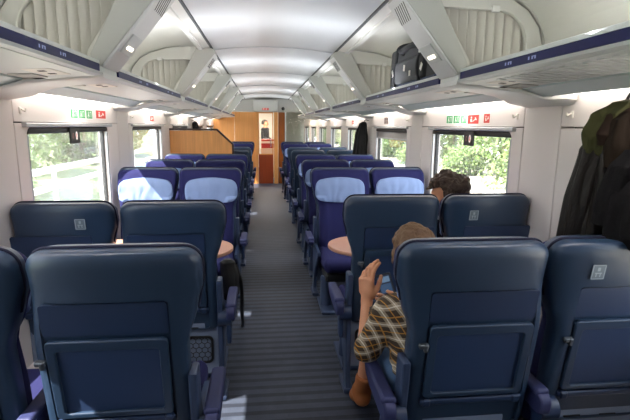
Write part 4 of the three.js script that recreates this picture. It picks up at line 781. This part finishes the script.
  const scr = canvasTex(64, 128, (c, w, h) => { c.fillStyle = '#22314a'; c.fillRect(0, 0, w, h); c.fillStyle = '#86a7c8'; c.fillRect(6, 8, 52, 26); c.fillStyle = '#4d6f96'; c.fillRect(6, 40, 52, 40); c.fillStyle = '#a9c4da'; c.fillRect(6, 86, 52, 34); });
  mesh('screen', box(0.064, 0.132, 0.001, 0, 0.0725, 0.0049).applyQuaternion(pq), new THREE.MeshStandardMaterial({ color: '#101010', roughness: 0.15, emissive: '#ffffff', emissiveMap: scr, emissiveIntensity: 0.22 }), ph);
}
{ // the dark-haired man in the window seat ahead
  const base = V(1.03, 0, -2.72), o = thing('person', 'man with dark tousled hair and dark jacket, seen over the seats by the right window', 'person', [base.x, base.y, base.z]);
  const hc = W(1.012, 1.098, 2.68), neck = W(1.0, 0.965, 2.66), chest = W(1.04, 0.80, 2.63), belly = W(1.06, 0.66, 2.61), pel = W(1.06, 0.555, 2.61), shL = W(0.87, 0.885, 2.64), shR = W(1.20, 0.87, 2.64);
  const elL = W(0.86, 0.62, 2.66), elR = W(1.20, 0.62, 2.67), wrL = W(0.93, 0.595, 2.86), wrR = W(1.12, 0.595, 2.87);
  const hip1 = W(0.97, 0.54, 2.63), hip2 = W(1.15, 0.54, 2.63), kn1 = W(0.96, 0.50, 3.02), kn2 = W(1.15, 0.50, 3.03), an1 = W(0.96, 0.09, 3.05), an2 = W(1.15, 0.09, 3.06), to1 = W(0.96, 0.04, 3.2), to2 = W(1.15, 0.04, 3.21);
  const hq = quatFrom(V(-0.85, -0.28, -0.5), V(0, 1, -0.1)), H = headFns(hc, hq, 0.23);
  const torso = join([ell(pel, 0.16, 0.11, 0.11), ell(belly, 0.15, 0.14, 0.11), ell(chest, 0.165, 0.14, 0.11), cone(shL, shR, 0.06, 0.06), cone(chest, neck, 0.07, 0.055)], 0.07);
  const arms = join([cone(shL, elL, 0.052, 0.042), cone(shR, elR, 0.052, 0.042), cone(elL, wrL, 0.042, 0.028), cone(elR, wrR, 0.042, 0.028)], 0.03);
  const legs = join([cone(hip1, kn1, 0.08, 0.06), cone(hip2, kn2, 0.08, 0.06), cone(kn1, an1, 0.058, 0.038), cone(kn2, an2, 0.058, 0.038), cone(an1, to1, 0.042, 0.034), cone(an2, to2, 0.042, 0.034)], 0.03);
  const g1 = fieldMesh(V(1.03, 0.55, -2.88), 1.2, 0.014, (x, y, z) => smin(smin(torso(x, y, z), arms(x, y, z), 0.03), smin(legs(x, y, z), cone(neck, hc, 0.055, 0.055)(x, y, z), 0.02), 0.03));
  const g2 = fieldMesh(hc, 0.29, 0.0045, (x, y, z) => smin(H.skin(x, y, z), cone(neck, hc, 0.055, 0.052)(x, y, z), 0.02));
  const hands = [[wrL, V(0.55, -0.1, -1), 1], [wrR, V(-0.45, -0.1, -1), -1]].map(([w, d, ts]) => { const q = quatFrom(V(0, -1, 0.05), d), h = handFns(w, q, 0.185, [[0.3, 0.4, 0.3], [0.35, 0.4, 0.3], [0.4, 0.4, 0.3], [0.45, 0.4, 0.3]], ts, 0.5); return fieldMesh(w.clone().add(d.clone().normalize().multiplyScalar(0.07)), 0.25, 0.004, (x, y, z) => h.fn(x, y, z)); });
  mesh('body', [g1, g2, ...hands].map((g) => shifted(g, base)), skinMat('#d3946f'), o);
  mesh('jacket', shifted(fieldMesh(V(1.03, 0.74, -2.72), 0.74, 0.011, (x, y, z) => { let d = smin(torso(x, y, z) - 0.02, arms(x, y, z) - 0.014, 0.03) + 0.008 * fbm(x * 18, y * 16, z * 18); d = smax(d, 0.52 - y, 0.01); d = smax(d, -(Math.hypot(x - wrL.x, y - wrL.y, z - wrL.z) - 0.05), 0.01); d = smax(d, -(Math.hypot(x - wrR.x, y - wrR.y, z - wrR.z) - 0.05), 0.01); return smax(d, y - 0.955, 0.01); }), base), phy('#171c2c', 0.9), o);
  mesh('collar', shifted(fieldMesh(neck, 0.26, 0.006, (x, y, z) => { const d = Math.abs(cone(W(0.995, 0.92, 2.655), W(0.985, 1.005, 2.665), 0.088, 0.072)(x, y, z)) - 0.008; return smax(smax(d, 0.925 - y, 0.004), y - 1.0 , 0.004); }), base), phy('#d9dde6', 0.85), o);
  mesh('trousers', shifted(fieldMesh(V(1.06, 0.4, -2.85), 0.86, 0.012, (x, y, z) => { const d = join([ell(pel, 0.17, 0.12, 0.12), cone(hip1, kn1, 0.09, 0.072), cone(hip2, kn2, 0.09, 0.072), cone(kn1, an1, 0.07, 0.056), cone(kn2, an2, 0.07, 0.056)], 0.03)(x, y, z); return smax(smax(d, y - 0.62, 0.01), 0.08 - y, 0.01); }), base), phy('#23262e', 0.9), o);
  mesh('hair', shifted(hairGeo(H, 0.005, 0.030, 26, 0.026, (v) => { const w = v.clone().sub(H.at(0, 0, 0)).applyQuaternion(hq.clone().invert()); return smin(smax(-(w.y + 0.055), w.z - 0.015, 0.01), smax(-(w.y - 0.05), w.z - 0.3, 0.01), 0.02); }, 0), base), phy('#38271b', 0.65, { bumpMap: dataTex(256, 256, (u, v) => { const n = 128 + 110 * fbm(u * 40, v * 12, 8); return [n, n, n]; }, false, 8, 8), bumpScale: 0.005, sheen: 0.3, sheenColor: new THREE.Color('#8a6a50') }), o);
  mesh('eye', [1, -1].map((e) => shifted(new THREE.SphereGeometry(0.012, 14, 10).applyMatrix4(new THREE.Matrix4().setPosition(H.at(e * 0.031, 0.004, 0.076))), base)), std('#e8e4de', 0.2), o);
}
{ // person standing in the vestibule, behind the glass of the end door
  const base = V(-0.02, 0, -15.7), o = thing('person', 'person in dark clothes standing behind the glass of the end door', 'person', [base.x, base.y, base.z], 1.25);
  const hc = W(-0.02, 1.57, 15.7), neck = W(-0.02, 1.44, 15.7), chest = W(-0.02, 1.24, 15.7), belly = W(-0.02, 1.08, 15.7), pel = W(-0.02, 0.93, 15.7), q0 = quatFrom(V(0, 0, 1), V(0, 1, 0)), H = headFns(hc, q0, 0.23);
  const sh = (s) => W(-0.02 + s * 0.17, 1.37, 15.7), el = (s) => W(-0.02 + s * 0.2, 1.10, 15.71), wr = (s) => W(-0.02 + s * 0.12, 1.02, 15.52), hp = (s) => W(-0.02 + s * 0.085, 0.9, 15.7), kn = (s) => W(-0.02 + s * 0.09, 0.5, 15.69), an = (s) => W(-0.02 + s * 0.09, 0.09, 15.71), to = (s) => W(-0.02 + s * 0.11, 0.04, 15.59);
  const torso = join([ell(pel, 0.16, 0.13, 0.11), ell(belly, 0.14, 0.16, 0.10), ell(chest, 0.165, 0.18, 0.11), cone(sh(-1), sh(1), 0.06, 0.06), cone(chest, neck, 0.07, 0.055)], 0.07);
  const S = [-1, 1], arms = join(S.flatMap((s) => [cone(sh(s), el(s), 0.052, 0.042), cone(el(s), wr(s), 0.042, 0.03)]), 0.03), legs = join(S.flatMap((s) => [cone(hp(s), kn(s), 0.085, 0.06), cone(kn(s), an(s), 0.058, 0.04), cone(an(s), to(s), 0.042, 0.036)]), 0.03);
  const g1 = fieldMesh(V(-0.02, 0.83, -15.7), 1.74, 0.018, (x, y, z) => smin(smin(torso(x, y, z), arms(x, y, z), 0.03), smin(legs(x, y, z), cone(neck, hc, 0.055, 0.055)(x, y, z), 0.02), 0.03));
  const g2 = fieldMesh(hc, 0.29, 0.007, H.skin);
  const hands = S.map((s) => { const d = V(-s * 0.5, -0.1, 0.8), h = handFns(wr(s), quatFrom(V(-s, 0, 0.2), d), 0.18, [[0.5, 0.5, 0.3], [0.5, 0.5, 0.3], [0.5, 0.5, 0.3], [0.5, 0.5, 0.3]], s, 0.5); return fieldMesh(wr(s).add(d.normalize().multiplyScalar(0.07)), 0.25, 0.005, h.fn); });
  mesh('body', [g1, g2, ...hands].map((g) => shifted(g, base)), skinMat('#c98f6c'), o);
  mesh('jacket', shifted(fieldMesh(V(-0.02, 1.18, -15.67), 0.9, 0.015, (x, y, z) => { let d = smin(torso(x, y, z) - 0.02, arms(x, y, z) - 0.014, 0.03); d = smax(d, -(Math.min(...S.map((s) => { const w = wr(s); return Math.hypot(x - w.x, y - w.y, z - w.z); })) - 0.05), 0.01); return smax(smax(d, 0.82 - y, 0.01), y - 1.44, 0.01); }), base), phy('#15171c', 0.9), o);
  mesh('trousers', shifted(fieldMesh(V(-0.02, 0.5, -15.7), 1.06, 0.016, (x, y, z) => smax(smax(smin(legs(x, y, z) - 0.013, ell(pel, 0.17, 0.14, 0.12)(x, y, z), 0.03), y - 0.95, 0.01), 0.07 - y, 0.01)), base), phy('#1b1d24', 0.9), o);
  mesh('hair', shifted(hairGeo(H, 0.008, 0.008, 30, 0.014, (v) => { const w = v.clone().sub(hc); return smin(smax(-(w.y + 0.03), w.z - 0.01, 0.01), -(w.y - 0.06), 0.02); }, 0), base), phy('#1d1612', 0.7), o);
}
{ // red-topped cream trolley behind the end door
  const o = thing('service_trolley', 'cream trolley with a red upper part behind the glass of the end door', 'trolley', [0.02, 0, -12.72]);
  mesh('cabinet', rbox(0.36, 0.80, 0.34, 0, 0.50, 0, 0.02), M.cream, o);
  mesh('upper_box', rbox(0.34, 0.24, 0.32, 0, 1.02, 0, 0.02), phy('#b3261e', 0.45), o);
  mesh('band', rbox(0.345, 0.07, 0.325, 0, 1.06, 0, 0.01), M.white, o);
  for (const x of [-0.14, 0.14]) for (const z of [-0.13, 0.13]) mesh('wheel', new THREE.CylinderGeometry(0.05, 0.05, 0.03, 18).rotateZ(Math.PI / 2).translate(x, 0.05, z), M.black, o);
}

// ------------------------------------------------------------------ outside: ground, railings, trees, bushes
{
  const t = dataTex(512, 512, (u, v) => { const n = fbm(u * 9, v * 9, 2) * 26 + fbm(u * 60, v * 60, 7) * 26 + (rnd() - 0.5) * 40; return [176 + n, 170 + n, 156 + n]; });
  const g = mesh('ground', uvPlanar(box(90, 0.2, 110, 0, -1.35, -20), 0, 2, 0.4, 0.4), phy('#ffffff', 0.95, { map: t })); g.userData.kind = 'structure';
}
{ // grassy bank beside the track on the left
  const t = dataTex(256, 256, (u, v) => { const n = fbm(u * 12, v * 12, 3) * 30 + (rnd() - 0.5) * 50; return [104 + n, 122 + n, 84 + n * 0.8]; });
  const g = mesh('terrain_bank', prism([[-5.2, -1.3], [-7.2, -0.75], [-12, -0.35], [-30, 0.2], [-30, -1.4], [-5.2, -1.4]], -25, 80), phy('#ffffff', 0.95, { map: t })); g.userData.kind = 'structure'; uvPlanar(g.geometry, 0, 2, 0.6, 0.6);
}
const leafGeo = (() => { const g = new THREE.BufferGeometry(); g.setAttribute('position', new THREE.Float32BufferAttribute([0, 0, 0, 0.5, 0.45, 0.12, 0, 1, 0, -0.5, 0.45, 0.12], 3)); g.setAttribute('uv', new THREE.Float32BufferAttribute([0, 0, 1, 0.5, 0.5, 1, 0, 0.5], 2)); g.setIndex([0, 1, 2, 0, 2, 3]); g.computeVertexNormals(); return g; })();
const leafMats = ['#587041', '#6f8a52', '#4b613a', '#819865'].map((c) => phy(c, 0.7, { transmission: 0.3, thickness: 0, side: THREE.DoubleSide }));
const bark = phy('#6a5a48', 0.9);
function plant(name, label, cat, x, d, h, w, n, li, trunk, size) {
  const o = thing(name, label, cat, [x, -1.25, -d], 0, cat === 'tree' ? 'trees beyond the track' : 'bushes beyond the track');
  const inst = new THREE.InstancedMesh(leafGeo, leafMats[li], n); inst.name = 'foliage'; inst.castShadow = inst.receiveShadow = true; inst.userData.kind = 'stuff';
  const m = new THREE.Matrix4(), q = new THREE.Quaternion(), c = new THREE.Color(); const blobs = [];
  for (let i = 0; i < 26; i++) { const a = rnd() * 6.283, r = Math.sqrt(rnd()) * w * 0.42, y = trunk * 0.5 + rnd() * (h - trunk * 0.5); const k = 1 - 0.5 * Math.abs(y / h - 0.45); blobs.push([Math.cos(a) * r * k, y, Math.sin(a) * r * k, w * (0.16 + rnd() * 0.12)]); }
  for (let i = 0; i < n; i++) { const b = blobs[Math.floor(rnd() * blobs.length)], v = V(rnd() - 0.5, rnd() - 0.5, rnd() - 0.5).normalize().multiplyScalar(b[3] * Math.cbrt(0.3 + 0.7 * rnd())), s = size * (0.7 + rnd() * 0.7);
    q.setFromEuler(new THREE.Euler(rnd() * 6.3, rnd() * 6.3, rnd() * 6.3)); m.compose(V(b[0] + v.x, Math.max(0.05, b[1] + v.y), b[2] + v.z), q, V(s, s * 1.4, s)); inst.setMatrixAt(i, m); const t = 0.75 + rnd() * 0.5; inst.setColorAt(i, c.setRGB(t, t, t * 0.9)); }
  o.add(inst);
  const tr = [rod(V(0, 0, 0), V(0.05, h * 0.5, 0.04), 0.05 * w / 2, 0.03 * w / 2)]; for (let i = 0; i < 5; i++) { const b = blobs[i * 4]; tr.push(rod(V(0.03, h * (0.15 + 0.06 * i), 0.02), V(b[0], b[1], b[2]), 0.024 * w / 2, 0.008 * w / 2, 7)); }
  mesh('trunk', tr, bark, o);
}
const RT = [[13.5, 6.0], [14.6, 12.0], [13.2, 18.5], [14.8, 25], [13.4, 32], [14.4, 40], [13.0, 50], [14, 61], [12.6, 73], [13.6, 86], [13, 100]];
RT.forEach(([x, d], i) => plant('leafy_tree', `sunlit leafy green tree outside the right windows, number ${['one', 'two', 'three', 'four', 'five', 'six', 'seven', 'eight', 'nine', 'ten', 'eleven'][i]} from the camera end`, 'tree', x, d, 7 + (i % 3) * 0.6, i > 5 ? 9.5 : 7.2, 8000, i % 2 ? 0 : 1, 1.0, i > 5 ? 0.3 : 0.19));
const LT = [[-9.5, 4.5], [-10.5, 9.5], [-9.2, 14.5], [-10.6, 20], [-9.6, 26], [-10, 33]];
LT.forEach(([x, d], i) => plant('leafy_tree', `pale green tree outside the left windows, number ${['one', 'two', 'three', 'four', 'five', 'six'][i]} from the camera end`, 'tree', x, d, 4.8 + (i % 3) * 0.4, 4.6, 4200, i % 2 ? 3 : 1, 1.0, 0.18));
const RB = [[11.2, 8.2], [11.6, 13.6], [11.0, 19.2], [11.6, 26], [11.2, 33.5], [11.6, 42]];
RB.forEach(([x, d], i) => plant('green_bush', `low bright bush below the trees outside the right windows, number ${['one', 'two', 'three', 'four', 'five', 'six'][i]} from the camera end`, 'bush', x, d, 1.3, 2.6, 2200, i % 2 ? 1 : 3, 0.3, 0.13));
function railing(x, ys, label) {
  const o = thing('metal_railing', label, 'railing', [x, -1.25, -14]); const m = phy('#d4d6d6', 0.5);
  ys.forEach((y) => mesh('rail', rbox(0.07, 0.12, 34, 0, y + 1.25, 0, 0.02), m, o));
  for (let i = 0; i < 12; i++) mesh('post', rbox(0.07, ys[0] + 1.25, 0.07, 0.06 * Math.sign(x), (ys[0] + 1.25) / 2, -16 + i * 2.9, 0.01), m, o);
}
railing(-4.2, [0.62, 0.28], 'pale metal railing along the track outside the left windows');
railing(5.0, [0.05, -0.35], 'pale metal railing along the track outside the right windows');

renderer.render(scene, camera);
